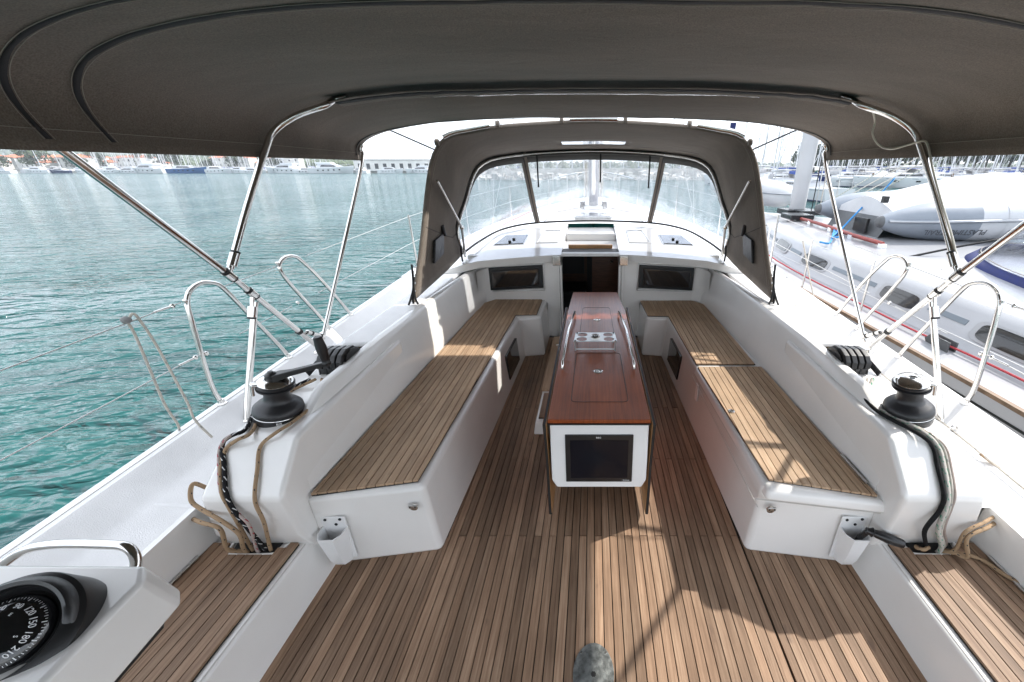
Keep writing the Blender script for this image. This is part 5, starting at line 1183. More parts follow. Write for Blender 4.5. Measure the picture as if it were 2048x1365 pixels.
for k in range(72):
    a = R(k*5); L_ = 0.009 if k % 6 == 0 else (0.006 if k % 2 == 0 else 0.004); w_ = 0.0013 if k % 6 == 0 else 0.0008
    r0, r1 = 0.098-L_, 0.098
    d = Vector((math.cos(a), math.sin(a), 0)); t = Vector((-d.y, d.x, 0))
    vs = [d*r0-t*w_+Vector((0, 0, dome_z(r0)+0.0012)), d*r0+t*w_+Vector((0, 0, dome_z(r0)+0.0012)), d*r1+t*w_+Vector((0, 0, dome_z(r1)+0.0012)), d*r1-t*w_+Vector((0, 0, dome_z(r1)+0.0012))]
    g.add(vs, [(0, 1, 2, 3)])
g.build('degree_ticks', cardm, CO)
for k in range(12):
    ang = 95 - (k*30-90)          # compass bearing k*30 placed clockwise, 90 towards the bow
    a = R(ang); d = Vector((math.cos(a), math.sin(a), 0)); r0 = 0.074
    M = frame_of(d*r0+Vector((0, 0, dome_z(r0)+0.0016)), (d.y, -d.x, 0), (d.x, d.y, -0.55))
    text(str(k*30), 0.0215, M, cardm, CO, name='degree_figure')
    if k % 3 == 0:
        r0 = 0.052; M = frame_of(d*r0+Vector((0, 0, dome_z(r0)+0.0014)), (d.y, -d.x, 0), (d.x, d.y, -0.4)); text('NESW'[k//3], 0.012, M, cardm, CO, name='cardinal_letter')

# ------------------------------------------------------------------ neighbouring yacht to starboard
ngel = simple('neighbour_gelcoat', (0.31, 0.315, 0.33), 0.3, coat=0.3, vary=0.05, scale=2.0)
NB = thing('neighbour_yacht', 'white sailing yacht with grey stripe and dark windows moored alongside to starboard', 'sailing yacht', (0, 0, 0))
def nx(Y): return 2.93 if Y < 2.2 else (2.93-0.07*(Y-2.2) if Y < 6 else 2.66+0.075*(Y-6)**1.6)
def nz_(Y): return 0.20+0.022*Y if Y > 0 else 0.20
NC = 5.05
rows = []
NY = [-5, -3, -1, 0, 1, 2, 3, 4, 5, 6, 7, 8, 9, 10, 11, 12, 13]
def nrow(Y):
    a = nx(Y); z = nz_(Y); c = NC; out = []
    def w_(d): return min(a+d, c)
    L = [(0.12, WZ-0.25), (0.03, z-0.45), (0.0, z-0.10), (0.0, z), (0.06, z+0.005), (0.48, z+0.03)]
    return [Vector((w_(d), Y, zz)) for d, zz in L]
half = [nrow(Y) for Y in NY]
for r_ in half: r_ += [Vector((2*NC-p.x, p.y, p.z)) for p in reversed(r_)]
G().grid(half).build('hull', ngel, NB, smooth=28)
# coachroof: side slope with windows, cambered top
def cr(Y): return nz_(Y)+0.03
def crrow(Y):
    k = max(0, min(1, (11.5-Y)/4)); f = 0.35+0.65*k if Y > 7.5 else 1.0
    h = 0.42*f; a = nx(Y)+0.45; s0 = cr(Y)
    P = [(0, 0), (0.08, 0.05), (0.20, 0.28*f), (0.30, 0.34*f), (0.5, 0.38*f), (0.95, 0.42*f), (1.7, 0.45*f)]
    L = [Vector((min(a+d, NC), Y, s0+hh)) for d, hh in P]
    return L+[Vector((2*NC-p.x, p.y, p.z)) for p in reversed(L[:-1])]
NYc = [-1, 0, 1, 2, 3, 4, 5, 6, 7, 8, 9, 10, 10.8]
rr = [crrow(Y) for Y in NYc]; rr.append([p.lerp(Vector((NC, 11.4, nz_(11)+0.05)), 0.5)*1 for p in rr[-1]])
for p in rr[-1]: p.z = nz_(11)+0.06; p.y = 11.4
G().grid(rr).build('coachroof', ngel, NB, smooth=35)
def side_pt(Y, t, off=0.0):
    r_ = crrow(Y); a, b = r_[1], r_[2]; p = a.lerp(b, t); n_ = Vector((-(b.z-a.z), 0, (b.x-a.x))).normalized(); return p+n_*off
def side_panel(nm, Y0, Y1, t0, t1, off, m, sk=0.0, bev=0.02):
    vs = [side_pt(Y, t, o_) for o_ in (0.0, off) for Y, t in ((Y0, t0), (Y1, t0), (Y1-sk, t1), (Y0+sk, t1))]
    return mesh(nm, vs, [(3, 2, 1, 0), (4, 5, 6, 7), (0, 1, 5, 4), (1, 2, 6, 5), (2, 3, 7, 6), (3, 0, 4, 7)], m, NB, bevel=bev, seg=4)
wins = [(0.9, 1.6), (2.65, 3.30), (3.92, 4.47), (5.50, 6.15), (6.75, 7.35), (8.2, 8.8)]
for a_, b_ in wins:
    for nm, m, g_, o_ in (('window_rim', ngel, 0.055, 0.007), ('window', glass_d, 0.0, 0.012)):
        P = []; cy, hy, ht = (a_+b_)/2, (b_-a_)/2*0.9+g_, 0.31+g_*1.6
        for k in range(28):
            an = 2*math.pi*k/28; ca, sa = math.cos(an), math.sin(an)
            P.append((cy+hy*math.copysign(abs(ca)**0.42, ca), 0.5+ht*math.copysign(abs(sa)**0.5, sa)))
        n = len(P); vs = [side_pt(y, t, 0.0) for y, t in P]+[side_pt(y, t, o_) for y, t in P]
        mesh(nm, vs, [tuple(range(n, 2*n))]+[(i, (i+1) % n, n+(i+1) % n, n+i) for i in range(n)], m, NB)
for (a_, b_), (c2, d2) in zip(wins[:-1], wins[1:]): side_panel('grey_band', b_+0.10, c2-0.10, 0.48, 0.68, 0.004, stripe_g, 0, 0)
# toe rail
for zo, w_, h_, m, nm in ((0.0, 0.03, 0.035, toewood, 'toe_rail'), (-0.11, 0.012, 0.02, rubber, 'rubbing_line')):
    rows = [[Vector((nx(Y)-0.006, Y, nz_(Y)+zo)), Vector((nx(Y)-0.012, Y, nz_(Y)+zo+h_)), Vector((nx(Y)+w_, Y, nz_(Y)+zo+h_)), Vector((nx(Y)+w_, Y, nz_(Y)+zo))] for Y in [y/2 for y in range(-6, 24)]]
    G().grid(rows).build(nm, m, NB, smooth=30)
rail = [crrow(Y)[5]+Vector((-0.05, 0, 0.05)) for Y in (5.6, 6.3, 7, 8, 9, 10, 10.8)]
tubes('grab_rail', rail, 0.03, redwood, NB, n=8)
for i in range(len(rail)): G().box(rail[i].x-0.03, rail[i].x+0.03, rail[i].y-0.05, rail[i].y+0.05, rail[i].z-0.08, rail[i].z).build('rail_chock', white_p, NB)
# roof hatches
for Y, x in ((8.9, 4.4), (9.6, 5.0)):
    G().box(x-0.25, x+0.25, Y-0.25, Y+0.25, cr(Y)+0.36, cr(Y)+0.46).build('roof_hatch', frame_d, NB, bevel=0.02)
# stanchions of the neighbour
def nst(Y, lab, hoop=0.0):
    p = Vector((nx(Y)+0.05, Y, nz_(Y)+0.03)); st = thing('stanchion', lab, 'stanchion', p, 'stanchions of the neighbouring yacht')
    if hoop:
        tubes('hoop', [(0, 0, 0), (0, 0.06, 0.52), (0, 0.10, 0.59), (0, 0.17, 0.62), (0, 0.24, 0.59), (0, 0.27, 0.52), (0, hoop, 0)], 0.0125, steel, st, smooth=3)
    else: tubes('post', [(0, 0, 0), (0, 0, 0.62)], 0.012, steel, st)
    return p
for Y, h_, lab in ((5.1, 0, 'thin straight stanchion of the neighbouring yacht beside the fender'), (6.2, 0.55, 'hooped gate stanchion of the neighbouring yacht nearest the sprayhood wing'), (7.6, 0, 'straight stanchion of the neighbouring yacht right behind the sprayhood wing'), (4.0, 0.0, 'straight stanchion of the neighbouring yacht above its rope fender'), (9.6, 0, 'foremost stanchion of the neighbouring yacht')): nst(Y, lab, h_)
for hgt, q in ((0.60, 'upper'), (0.30, 'lower')):
    o = tubes('guard_wire', [Vector((nx(Y)+0.05, Y, nz_(Y)+hgt)) for Y in (-2, 1.5, 4.0, 5.1, 6.2, 7.6, 9.6, 12)], 0.003, wire_m, None, n=5); tag(o, f'{q} guard wire of the neighbouring yacht', 'guard wire', 'guard wires of the neighbouring yacht')
# red control line along its side deck with a turning block
rp_ = [Vector((nx(Y)+0.32, Y, nz_(Y)+0.055)) for Y in (11, 9, 7, 5.5, 4.3, 3.5)]+[Vector((nx(Y)+0.36, Y, nz_(Y)+0.06)) for Y in (3.0, 2.2, 1.2, 0)]
o = tubes('rope', rp_, 0.010, red_r, None, n=8, smooth=3); tag(o, 'red flecked rope running along the side deck of the neighbouring yacht', 'rope')
bk = thing('turning_block', 'grey turning block on the red rope of the neighbouring yacht', 'block', (nx(3.3)+0.33, 3.3, nz_(3.3)+0.05))
for dx in (-0.04, 0.03): G().prism([(-0.06, -0.12), (0.06, -0.12), (0.06, 0.10), (0.0, 0.15), (-0.06, 0.10)], dx, dx+0.012, M=Matrix.Rotation(R(90), 4, 'Y')).build('cheek', tube_dk, bk, bevel=0.004)
G().lathe([(0.04, -0.03), (0.03, 0), (0.04, 0.03)], 16, M=Matrix.Rotation(R(90), 4, 'Y')).build('sheave', steel, bk)
fe = thing('fender', 'white fender with navy cover hanging between the two yachts to starboard', 'fender', (2.44, 4.15, 0.16))
G().lathe([(0.0, -0.36), (0.08, -0.34), (0.12, -0.24), (0.125, 0.08), (0.11, 0.14)], 24).build('body', white_p, fe, smooth=50)
G().lathe([(0.128, -0.02), (0.130, 0.08), (0.115, 0.16), (0.06, 0.23), (0.03, 0.27), (0, 0.28)], 24).build('cover', navy, fe, smooth=50)
tubes('lanyard', [(0, 0, 0.27), (-0.12, 0.0, 0.55), (-0.28, 0, 0.95)], 0.007, r_white, fe, n=6)
fe2 = copy_tree(fe); fe2.location = (2.40, 6.3, 0.22); fe2['label'] = 'white fender with navy cover half hidden behind the starboard sprayhood wing'
# black line from its mast to the sprayhood, webbing strap on the roof
o = tubes('rope', [(4.05, 5.1, 0.74), (4.6, 5.0, 0.90), (5.6, 4.9, 1.12), (6.6, 4.9, 1.34)], 0.014, webbing, None, n=8); tag(o, 'black line stretched low over the roof of the neighbouring yacht', 'rope')
g = G(); P = spline([at(1850, 520, z=0.66), at(1856, 540, z=0.68), at(1868, 548, z=0.66), at(1884, 542, z=0.72), at(1898, 548, z=0.68), at(1912, 530, z=0.74)], 5); g.grid([[p+Vector((0, 0.02, 0.015)) for p in P], [p-Vector((0, 0.02, 0.0)) for p in P]]); o = g.build('strap', webbing, None, smooth=60); tag(o, 'loose black webbing strap curled on the roof of the neighbouring yacht', 'strap')
# its navy trimmed sprayhood
SN = thing('sprayhood', 'clear sprayhood with navy trim on the neighbouring yacht at the right edge', 'sprayhood', (0, 0, 0))
n_base = spline([(4.05, 2.2, 0.66), (4.10, 3.4, 0.66), (4.30, 4.4, 0.68), (4.62, 5.0, 0.72), (5.05, 5.25, 0.75), (5.5, 5.2, 0.75), (6.0, 4.7, 0.7), (6.15, 3.4, 0.66), (6.2, 2.2, 0.66)], 6)
n_top = spline([(4.35, 2.2, 1.25), (4.42, 3.0, 1.35), (4.5, 3.3, 1.45), (4.7, 3.6, 1.55), (5.05, 3.7, 1.6), (5.4, 3.6, 1.6), (5.7, 3.3, 1.5), (5.85, 3.0, 1.4), (5.9, 2.2, 1.25)], 6)
rows = [[a_.lerp(b_, t)+Vector((0, 0.05*math.sin(t*3.14), 0.05*math.sin(t*3.14)+0.01*noise.noise((a_+b_)*3+Vector((0, 0, t*5))))) for a_, b_ in zip(n_base, n_top)] for t in (0.16, 0.3, 0.5, 0.7, 0.86, 1.0)]
G().grid(rows).build('clear_panel', vinyl, SN, smooth=180)
def bandN(t0, t1, nm): 
    o = G().grid([[a_.lerp(b_, t0)+Vector((0, 0.01, 0)) for a_, b_ in zip(n_base, n_top)], [a_.lerp(b_, t1)+Vector((0, 0.03, 0.02)) for a_, b_ in zip(n_base, n_top)]]).build(nm, navy, SN, smooth=180); s_ = o.modifiers.new('s', 'SOLIDIFY'); s_.thickness = 0.01
bandN(0, 0.17, 'foot_band'); tubes('piping', [a_.lerp(b_, 0.19)+Vector((0, 0.03, 0.02)) for a_, b_ in zip(n_base, n_top)], 0.006, thread, SN, n=5)
o = G().grid([[p.copy() for p in n_top], [Vector((NC+(p.x-NC)*0.9, p.y-0.9, p.z+0.05)) for p in n_top]]).build('top_panel', navy, SN, smooth=180); s_ = o.modifiers.new('s', 'SOLIDIFY'); s_.thickness = 0.01
# neighbour mast
MN = thing('mast', 'white mast of the neighbouring yacht rising just right of the sprayhood', 'mast', (4.95, 10.1, 0.85))
rows = [[Vector((0.19*math.cos(2*math.pi*i/20), 0.12*math.sin(2*math.pi*i/20)-0.05*z/16, z)) for i in range(21)] for z in (0, 16)]
G().grid(rows).build('spar', simple('neighbour_mast_paint', (0.42, 0.425, 0.44), 0.4, vary=0.06, scale=2), MN, smooth=60); G().box(-0.35, 0.35, -0.3, 0.3, -0.1, 0.03).build('mast_step', frame_d, MN, bevel=0.02)
for k, (x, m) in enumerate(((0.26, blackm), (0.34, steel_b), (0.45, r_white), (0.8, wire_m))):
    tubes('rigging_line', [(x, -0.2, 0.02), (0.12+0.02*k, -0.1, 12)], 0.012, m, MN, n=5)
for k, m in enumerate((r_green, r_white, r_white, r_green)): tubes('running_line', [(0.3+0.2*k, -0.3, 0.05), (3.2+0.4*k, -1.0, 2.2)], 0.012, m, MN, n=5)
G().lathe([(0.07, 0), (0.08, 0.02), (0.05, 0.10), (0.07, 0.14), (0, 0.14)], 16, M=Matrix.Rotation(R(90), 4, 'Y'), c=(0.2, 0, 0.9)).build('mast_winch', steel, MN, smooth=30)

# ------------------------------------------------------------------ upturned inflatable dinghy on the neighbour
DG = thing('inflatable_dinghy', 'upturned grey and white inflatable dinghy lashed on the foredeck of the neighbouring yacht', 'dinghy', (4.2, 6.95, 1.06))
def tubeprof(y0, z0, sgn):
    P = [(0.00, 0.0, 0.06), (0.06, 0.0, 0.09), (0.35, 0.0, 0.19), (0.75, 0.0, 0.27), (1.3, 0, 0.29), (2.2, 0, 0.29), (2.8, -sgn*0.15, 0.28), (3.25, -sgn*0.45, 0.26), (3.45, -sgn*0.85, 0.25)]
    return [(x, y0+dy, z0+0.02*x, r) for x, dy, r in P]
for y0, z0, sgn, nm in ((-0.88, 0.0, -1, 'near'), (0.88, 0.03, 1, 'far')):
    P = tubeprof(y0, z0, sgn); n = 28
    cen = spline([Vector(p[:3]) for p in P], 5); rad = spline([Vector((p[3], 0, 0)) for p in P], 5)
    def section(i0, i1, dr=0.0, a0=0, a1=n, nn=n):
        rows = []
        for i in range(i0, i1):
            t = (cen[min(i+1, len(cen)-1)]-cen[max(0, i-1)]).normalized(); N = Vector((-t.y, t.x, 0)).normalized(); B = Vector((0, 0, 1)); r = rad[i].x+dr
            rows.append([cen[i]+N*math.cos(2*math.pi*k/nn)*r+B*math.sin(2*math.pi*k/nn)*r for k in range(a0, a1+1)])
        return rows
    tb = G().grid(section(5, 21)).build('tube', tube_grey, DG, smooth=180)
    if y0 < 0: tb['label'] = 'near tube carrying the printed name'
    G().grid(section(20, len(cen))).build('tube_bow', white_inf, DG, smooth=180)
    c0 = cen[0]; g = G().grid(section(0, 6)); s0 = section(0, 1)[0]; g.add([c0+Vector((-0.03, 0, 0))]+s0, [(0, i+1, i+2) for i in range(len(s0)-1)]); g.build('cone', tube_dk, DG, smooth=180)
    # rubbing strake
    tubes('strake', [p+Vector((0, sgn*(r.x+0.004), 0.02)) for p, r in zip(cen[6:], rad[6:])], 0.022, tube_grey, DG, n=8)
    tubes('strake_stripe', [p+Vector((0, sgn*(r.x+0.024), 0.02)) for p, r in zip(cen[6:], rad[6:])], 0.008, white_inf, DG, n=6)
    for a_, w_, m in ((24, 2, tube_grey), (28, 1, white_inf), (22, 1, white_inf)):
        G().grid(section(a_, a_+w_+1, 0.004)).build('bow_stripe', m, DG, smooth=180)
    hx = Vector((1.95, y0, 0)); G().box(hx.x-0.22, hx.x+0.22, hx.y+sgn*0.27-0.03, hx.y+sgn*0.27+0.03, -0.19, -0.07).build('handle', tube_dk, DG, bevel=0.02)
# rigid hull bottom, keel rising to the bow
rows = []
for x, hwid, keel in ((0.35, 0.72, 0.30), (0.9, 0.74, 0.40), (1.6, 0.76, 0.56), (2.3, 0.74, 0.62), (2.9, 0.55, 0.55), (3.3, 0.30, 0.34), (3.45, 0.12, 0.20)):
    rows.append([Vector((x, hwid*q, 0.10+(keel-0.10)*(1-abs(q)**1.5)+0.02*x)) for q in [-1, -0.8, -0.55, -0.3, -0.1, 0, 0.1, 0.3, 0.55, 0.8, 1]])
G().grid(rows).build('hull', white_inf, DG, smooth=180)
tr0 = rows[0]; G().grid([tr0, [Vector((0.33, p.y, min(p.z, 0.03))) for p in tr0]]).build('hull_end', white_inf, DG)
vs = [Vector((0.33, p.y, min(p.z, 0.03))) for p in tr0]+[Vector((0.15, p.y, -0.34)) for p in tr0]
k = len(tr0); mesh('transom', vs, [(i, i+1, k+i+1, k+i) for i in range(k-1)], tube_dk, DG)
G().box(0.14, 0.19, -0.45, -0.12, -0.22, 0.0).build('transom_pad', blackp, DG, bevel=0.01); G().box(0.12, 0.17, 0.28, 0.42, -0.24, -0.20).build('transom_label', white_t, DG)
G().box(0.25, 0.33, -0.55, -0.47, 0.24, 0.34).build('bracket', blackp, DG, bevel=0.01)
def tubetext(body, size, x, z, m):
    yy = -0.88-0.285; Mx = frame_of((x, yy+0.0, z), (-1, 0.03, 0), (0, 0.22, -1)); return text(body, size, Mx, m, DG, name='printed_name')
# printed upside down because the boat is upturned
M = frame_of((0.98, -0.88-0.262, -0.110), (-1, 0.0, 0), (0, 0.42, -1)); text('PLASTIMO TRAIL', 0.12, M, dark_t, DG, name='printed_name')
M = frame_of((0.98, -0.88-0.222, -0.215), (-1, 0.0, 0), (0, 0.75, -1)); text('P', 0.10, M, dark_t, DG, name='printed_logo')
g = G()
for k in range(3): g.box(4.35-4.2+k*1.1, 4.45-4.2+k*1.1, -0.5, 0.5, -0.42, -0.26)
g.build('chock', white_p, DG)
o = tubes('rope', [at(1672, 470, z=0.80), at(1700, 440, z=1.0), at(1735, 405, z=1.25), at(1758, 390, z=1.32), (5.5, 7.8, 1.62)], 0.014, blue_r, None, n=8, smooth=4); tag(o, 'blue lashing rope stretched from the red rail over the dinghy', 'rope')
o = tubes('rope', [at(1672, 470, z=0.80), at(1668, 455, z=0.86), at(1676, 462, z=0.84), at(1664, 474, z=0.82), at(1680, 472, z=0.84), at(1670, 458, z=0.84), at(1660, 485, z=0.78), at(1640, 484, z=0.76)], 0.014, blue_r, None, n=8, smooth=5); tag(o, 'knot of blue rope on the red brown rail', 'rope')

# ------------------------------------------------------------------ boats of the marina
hullm = simple('far_white_hull', (0.56, 0.57, 0.59), 0.3, coat=0.3, vary=0.06, scale=0.8, obj_vary=0.08)
hull_navy = simple('far_navy_hull', (0.02, 0.03, 0.09), 0.25, coat=0.3)
hull_blue = simple('far_blue_hull', (0.015, 0.075, 0.22), 0.25, coat=0.3)
alum = simple('mast_alloy', (0.52, 0.53, 0.55), 0.35, metal=0.3, obj_vary=0.15)
cov = {'cover_white': simple('boom_cover_white', (0.46, 0.47, 0.49), 0.8, vary=0.15, scale=3), 'cover_blue': simple('boom_cover_blue', (0.03, 0.06, 0.22), 0.85, vary=0.2, scale=3), 'cover_grey': simple('boom_cover_grey', (0.28, 0.28, 0.29), 0.85, vary=0.2, scale=3)}
def hullmesh(nm, L, B, H, m, par, bow=1.1, sheer=0.35, draft=0.3):
    rows = []
    for i in range(13):
        t = i/12; x = -L/2+L*t; b = B/2*(0.82+0.18*math.sin(min(1, t/0.45)*math.pi/2))*(1 if t < 0.45 else max(0.02, 1-((t-0.45)/0.55)**2.1))
        z = H*(1+sheer*max(0, t-0.35)**1.3); f = 0.86 if t < 0.5 else 0.86-0.7*(t-0.5)
        o = bow*max(0, t-0.6)/0.4*0.35
        rows.append([Vector((x-o*1.2, -b*f*0.6, -draft)), Vector((x-o, -b*f, 0.05)), Vector((x, -b, z*0.85)), Vector((x, -b, z)), Vector((x, -b*0.93, z+0.02)), Vector((x, 0, z+0.08)), Vector((x, b*0.93, z+0.02)), Vector((x, b, z)), Vector((x, b, z*0.85)), Vector((x-o, b*f, 0.05)), Vector((x-o*1.2, b*f*0.6, -draft))])
    g = G().grid(rows); g.add(rows[0], [tuple(range(11))]); o = g.build(nm, m, par, smooth=30)
    return rows
def strip_on(rows, nm, m, par, t0, t1, k0, k1, f0, f1, off=0.02):
    """a panel lying on both hull sides between stations t0..t1"""
    g = G()
    for a_, b_, sg in ((k0, k1, -1), (10-k0, 10-k1, 1)):
        R0 = []; R1 = []
        for q in range(5):
            t = (t0+(t1-t0)*q/4)*12; i = min(11, int(t)); u = t-i
            pa = rows[i][a_].lerp(rows[i+1][a_], u); pb = rows[i][b_].lerp(rows[i+1][b_], u)
            R0.append(pa.lerp(pb, f0)+Vector((0, sg*off, 0))); R1.append(pa.lerp(pb, f1)+Vector((0, sg*off, 0)))
        g.grid([R0, R1])
    return g.build(nm, m, par)
def trunk(nm, L0, L1, w_, z0, z1, m, par, rake0=0.4, rake1=0.9, tw=0.8):
    vs = [Vector(p) for p in ((L0, -w_, z0), (L1, -w_*0.75, z0), (L1, w_*0.75, z0), (L0, w_, z0), (L0+rake0, -w_*tw, z1), (L1-rake1, -w_*tw*0.7, z1), (L1-rake1, w_*tw*0.7, z1), (L0+rake0, w_*tw, z1))]
    return mesh(nm, vs, [(3, 2, 1, 0), (4, 5, 6, 7), (0, 1, 5, 4), (1, 2, 6, 5), (2, 3, 7, 6), (3, 0, 4, 7)], m, par, bevel=0.06, seg=2)
def make_sail(L, mh, cover, m, full_=True):
    t = thing('moored_yacht', 'x', 'sailing yacht')
    rows = hullmesh('hull', L, L*0.31, 1.25, m, t)
    if full_: 
        strip_on(rows, 'boot_stripe', hull_navy, t, 0.02, 0.97, 1, 2, 0.0, 0.10)
        strip_on(rows, 'sheer_stripe', stripe_g, t, 0.02, 0.97, 2, 3, 0.1, 0.4)
        for a_ in (0.28, 0.42, 0.62): strip_on(rows, 'hull_window', glass_d, t, a_, a_+0.045, 1, 2, 0.66, 0.84, 0.03)
    trunk('cabin', -L*0.20, L*0.24, L*0.11, 1.3, 1.85, m, t)
    g = G()
    for sg in (-1, 1):
        vs = [Vector((-L*0.13, sg*(L*0.105), 1.48)), Vector((L*0.14, sg*(L*0.088), 1.48)), Vector((L*0.11, sg*(L*0.085), 1.70)), Vector((-L*0.11, sg*(L*0.098), 1.70))]
        g.add(vs, [(0, 1, 2, 3)])
    g.build('cabin_window', glass_d, t)
    mx_ = L*0.08
    G().tube([(mx_, 0, 1.3), (mx_-0.25, 0, mh)], 0.10 if full_ else 0.13, 7).build('mast', alum, t)
    g = G(); 
    for zz in (0.35, 0.62): g.tube([(mx_, -1.0+0.3*zz, mh*zz), (mx_, 1.0-0.3*zz, mh*zz)], 0.04, 4)
    g.build('spreader', alum, t)
    g = G()
    for sg in (-1, 1): g.tube([(mx_-0.1, sg*L*0.14, 1.3), (mx_, sg*0.95, mh*0.35), (mx_-0.1, sg*0.8, mh*0.62), (mx_-0.2, 0, mh*0.97)], 0.018, 4, cap=False)
    g.tube([(L*0.48, 0, 1.6), (mx_-0.2, 0, mh*0.97)], 0.05, 4); g.tube([(-L*0.49, 0, 1.35), (mx_-0.25, 0, mh)], 0.02, 4)
    g.build('rigging', alum, t)
    G().tube([(mx_-0.2, 0, 2.6), (mx_-L*0.34, 0, 2.75)], [0.26, 0.16], 8, flat=0.7).build('boom_cover', cov[cover], t, smooth=60)
    vs = []; 
    G().grid([[Vector((x, y*L*0.1, 1.75+z)) for y, z in ((-1, 0), (-0.85, 0.5), (0, 0.65), (0.85, 0.5), (1, 0))] for x in (-L*0.20, -L*0.08)]).build('sprayhood', cov['cover_blue' if cover == 'cover_blue' else 'cover_grey'], t, smooth=180)
    g = G(); g.tube([(-L*0.47, -L*0.12, 1.3), (-L*0.47, -L*0.11, 2.8), (-L*0.47, L*0.11, 2.8), (-L*0.47, L*0.12, 1.3)], 0.03, 5)
    for q in range(9):
        for sg in (-1, 1): 
            tt = 0.05+q*0.11; i = min(11, int(tt*12)); p = rows[i][3 if sg < 0 else 7]; g.tube([p, p+Vector((0, 0, 0.6))], 0.015, 4)
    for sg in (3, 7): g.tube([rows[i][sg]+Vector((0, 0, 0.6)) for i in range(0, 12)], 0.012, 4)
    g.build('guard_rails', alum, t)
    return t
def make_motor(L, m, fly=True):
    t = thing('motor_yacht', 'x', 'motor yacht')
    rows = hullmesh('hull', L, L*0.30, 1.7, m, t, bow=2.0, sheer=0.75)
    for a_ in (0.22, 0.34, 0.46, 0.58, 0.70): strip_on(rows, 'porthole', glass_d, t, a_, a_+0.035, 1, 2, 0.55, 0.82, 0.03)
    trunk('deckhouse', -L*0.30, L*0.30, L*0.125, 1.75, 2.95, hullm, t, 0.5, L*0.20)
    g = G()
    for sg in (-1, 1):
        vs = [Vector((-L*0.20, sg*L*0.119, 2.15)), Vector((L*0.15, sg*L*0.104, 2.15)), Vector((L*0.08, sg*L*0.094, 2.70)), Vector((-L*0.18, sg*L*0.106, 2.70))]
        g.add(vs, [(0, 1, 2, 3)])
    g.build('side_window', glass_d, t)
    vs = [Vector((L*0.235, -L*0.07, 2.12)), Vector((L*0.235, L*0.07, 2.12)), Vector((L*0.125, L*0.066, 2.80)), Vector((L*0.125, -L*0.066, 2.80))]; mesh('windscreen', [v+Vector((0.06, 0, 0.05)) for v in vs], [(0, 1, 2, 3)], glass_d, t)
    if fly:
        trunk('flybridge', -L*0.30, L*0.06, L*0.115, 2.95, 3.6, hullm, t, -0.3, 0.6, 0.95)
        G().box(-L*0.24, -L*0.02, -L*0.09, L*0.09, 4.75, 4.85).build('hard_top', hullm, t, bevel=0.04)
        g = G(); [g.tube([(x, y, 3.5), (x-0.3, y*0.9, 4.78)], 0.05, 5) for x in (-L*0.2, -L*0.06) for y in (-L*0.085, L*0.085)]; g.build('arch_leg', hullm, t)
        G().tube([(-L*0.18, 0, 4.8), (-L*0.2, 0, 6.4)], 0.04, 5).build('aerial', alum, t)
    g = G()
    for q in range(7):
        for sg in (3, 7): p = rows[5+q][sg]; g.tube([p, p+Vector((0, 0, 0.7))], 0.02, 4)
    for sg in (3, 7): g.tube([rows[i][sg]+Vector((0, 0, 0.7)) for i in range(5, 12)], 0.02, 4)
    g.build('bow_rail', alum, t)
    return t
used = set()
def place(src, X, Y, rz, label, group, sc=1.0):
    o = src if src.name not in used else copy_tree(src)
    used.add(src.name); o.location = (X, Y, WZ); o.rotation_euler = (0, 0, R(rz)); o.scale = (sc, sc, sc); o['label'] = label; o['group'] = group; return o
ORD = 'first second third fourth fifth sixth seventh eighth ninth tenth eleventh twelfth thirteenth fourteenth fifteenth sixteenth seventeenth eighteenth nineteenth twentieth'.split()
mA, mB = make_motor(15, hullm, True), make_motor(13, hullm, False)
mN, mBl = make_motor(11, hull_navy, False), make_motor(15, hull_blue, False)
def farx(px, Y=204): return (px-1187)*Y/858
row = [(14, mB, 0.8, 170), (78, mB, 0.9, 185), (112, mN, 0.75, 200), (152, mB, 0.85, 160), (222, mA, 0.8, 20), (253, mA, 0.75, 195), (292, mA, 1.25, 176), (330, mA, 0.7, 10), (382, mBl, 1.15, 2), (432, mB, 1.0, 8), (470, mB, 0.9, 170), (502, mA, 0.7, 15), (566, mA, 1.25, 178), (612, mB, 0.8, 30), (668, mA, 1.35, 2), (716, mB, 0.8, 160), (782, mB, 0.9, 4), (838, mA, 0.95, 183), (905, mA, 1.0, 5), (980, mB, 1.0, 178)]
desc = {mA.name: 'white flybridge motor yacht', mB.name: 'white low motor yacht', mN.name: 'navy hulled motor boat', mBl.name: 'bright blue hulled motor yacht'}
for i, (px, src, sc, rz) in enumerate(row):
    place(src, farx(px), 204+random.uniform(-1, 3), rz, f'{desc[src.name]}, {ORD[i]} from the left along the far port quay', 'motor yachts along the far quay', sc)
sFar = [make_sail(13, 19, 'cover_white', hullm, False), make_sail(13.5, 20.5, 'cover_blue', hullm, False), make_sail(12, 17.5, 'cover_grey', hullm, False)]
FARS = []; STBD = []; WINS = []; TRS = []; HS = []
LF = 'bare masted white sailing yacht berthed behind the far row of motor yachts'
GF = 'sailing yachts behind the far quay motor yachts'
for px, d in ((84, 0), (123, 0)):
    place(sFar[0], farx(px, 215), 215, 95, f'white sailing yacht with a lone tall mast, {"left" if px < 100 else "right"} one of the two beside the town', GF, 1.05)
for i in range(62):
    px = 190+i*7.6+random.uniform(-3, 3); Y = random.choice((216, 224, 232, 244))
    FARS.append((px, place(sFar[i % 3], farx(px, Y), Y+random.uniform(-3, 3), random.choice((88, 92, 268, 272)), LF, GF, random.uniform(0.85, 1.12))))
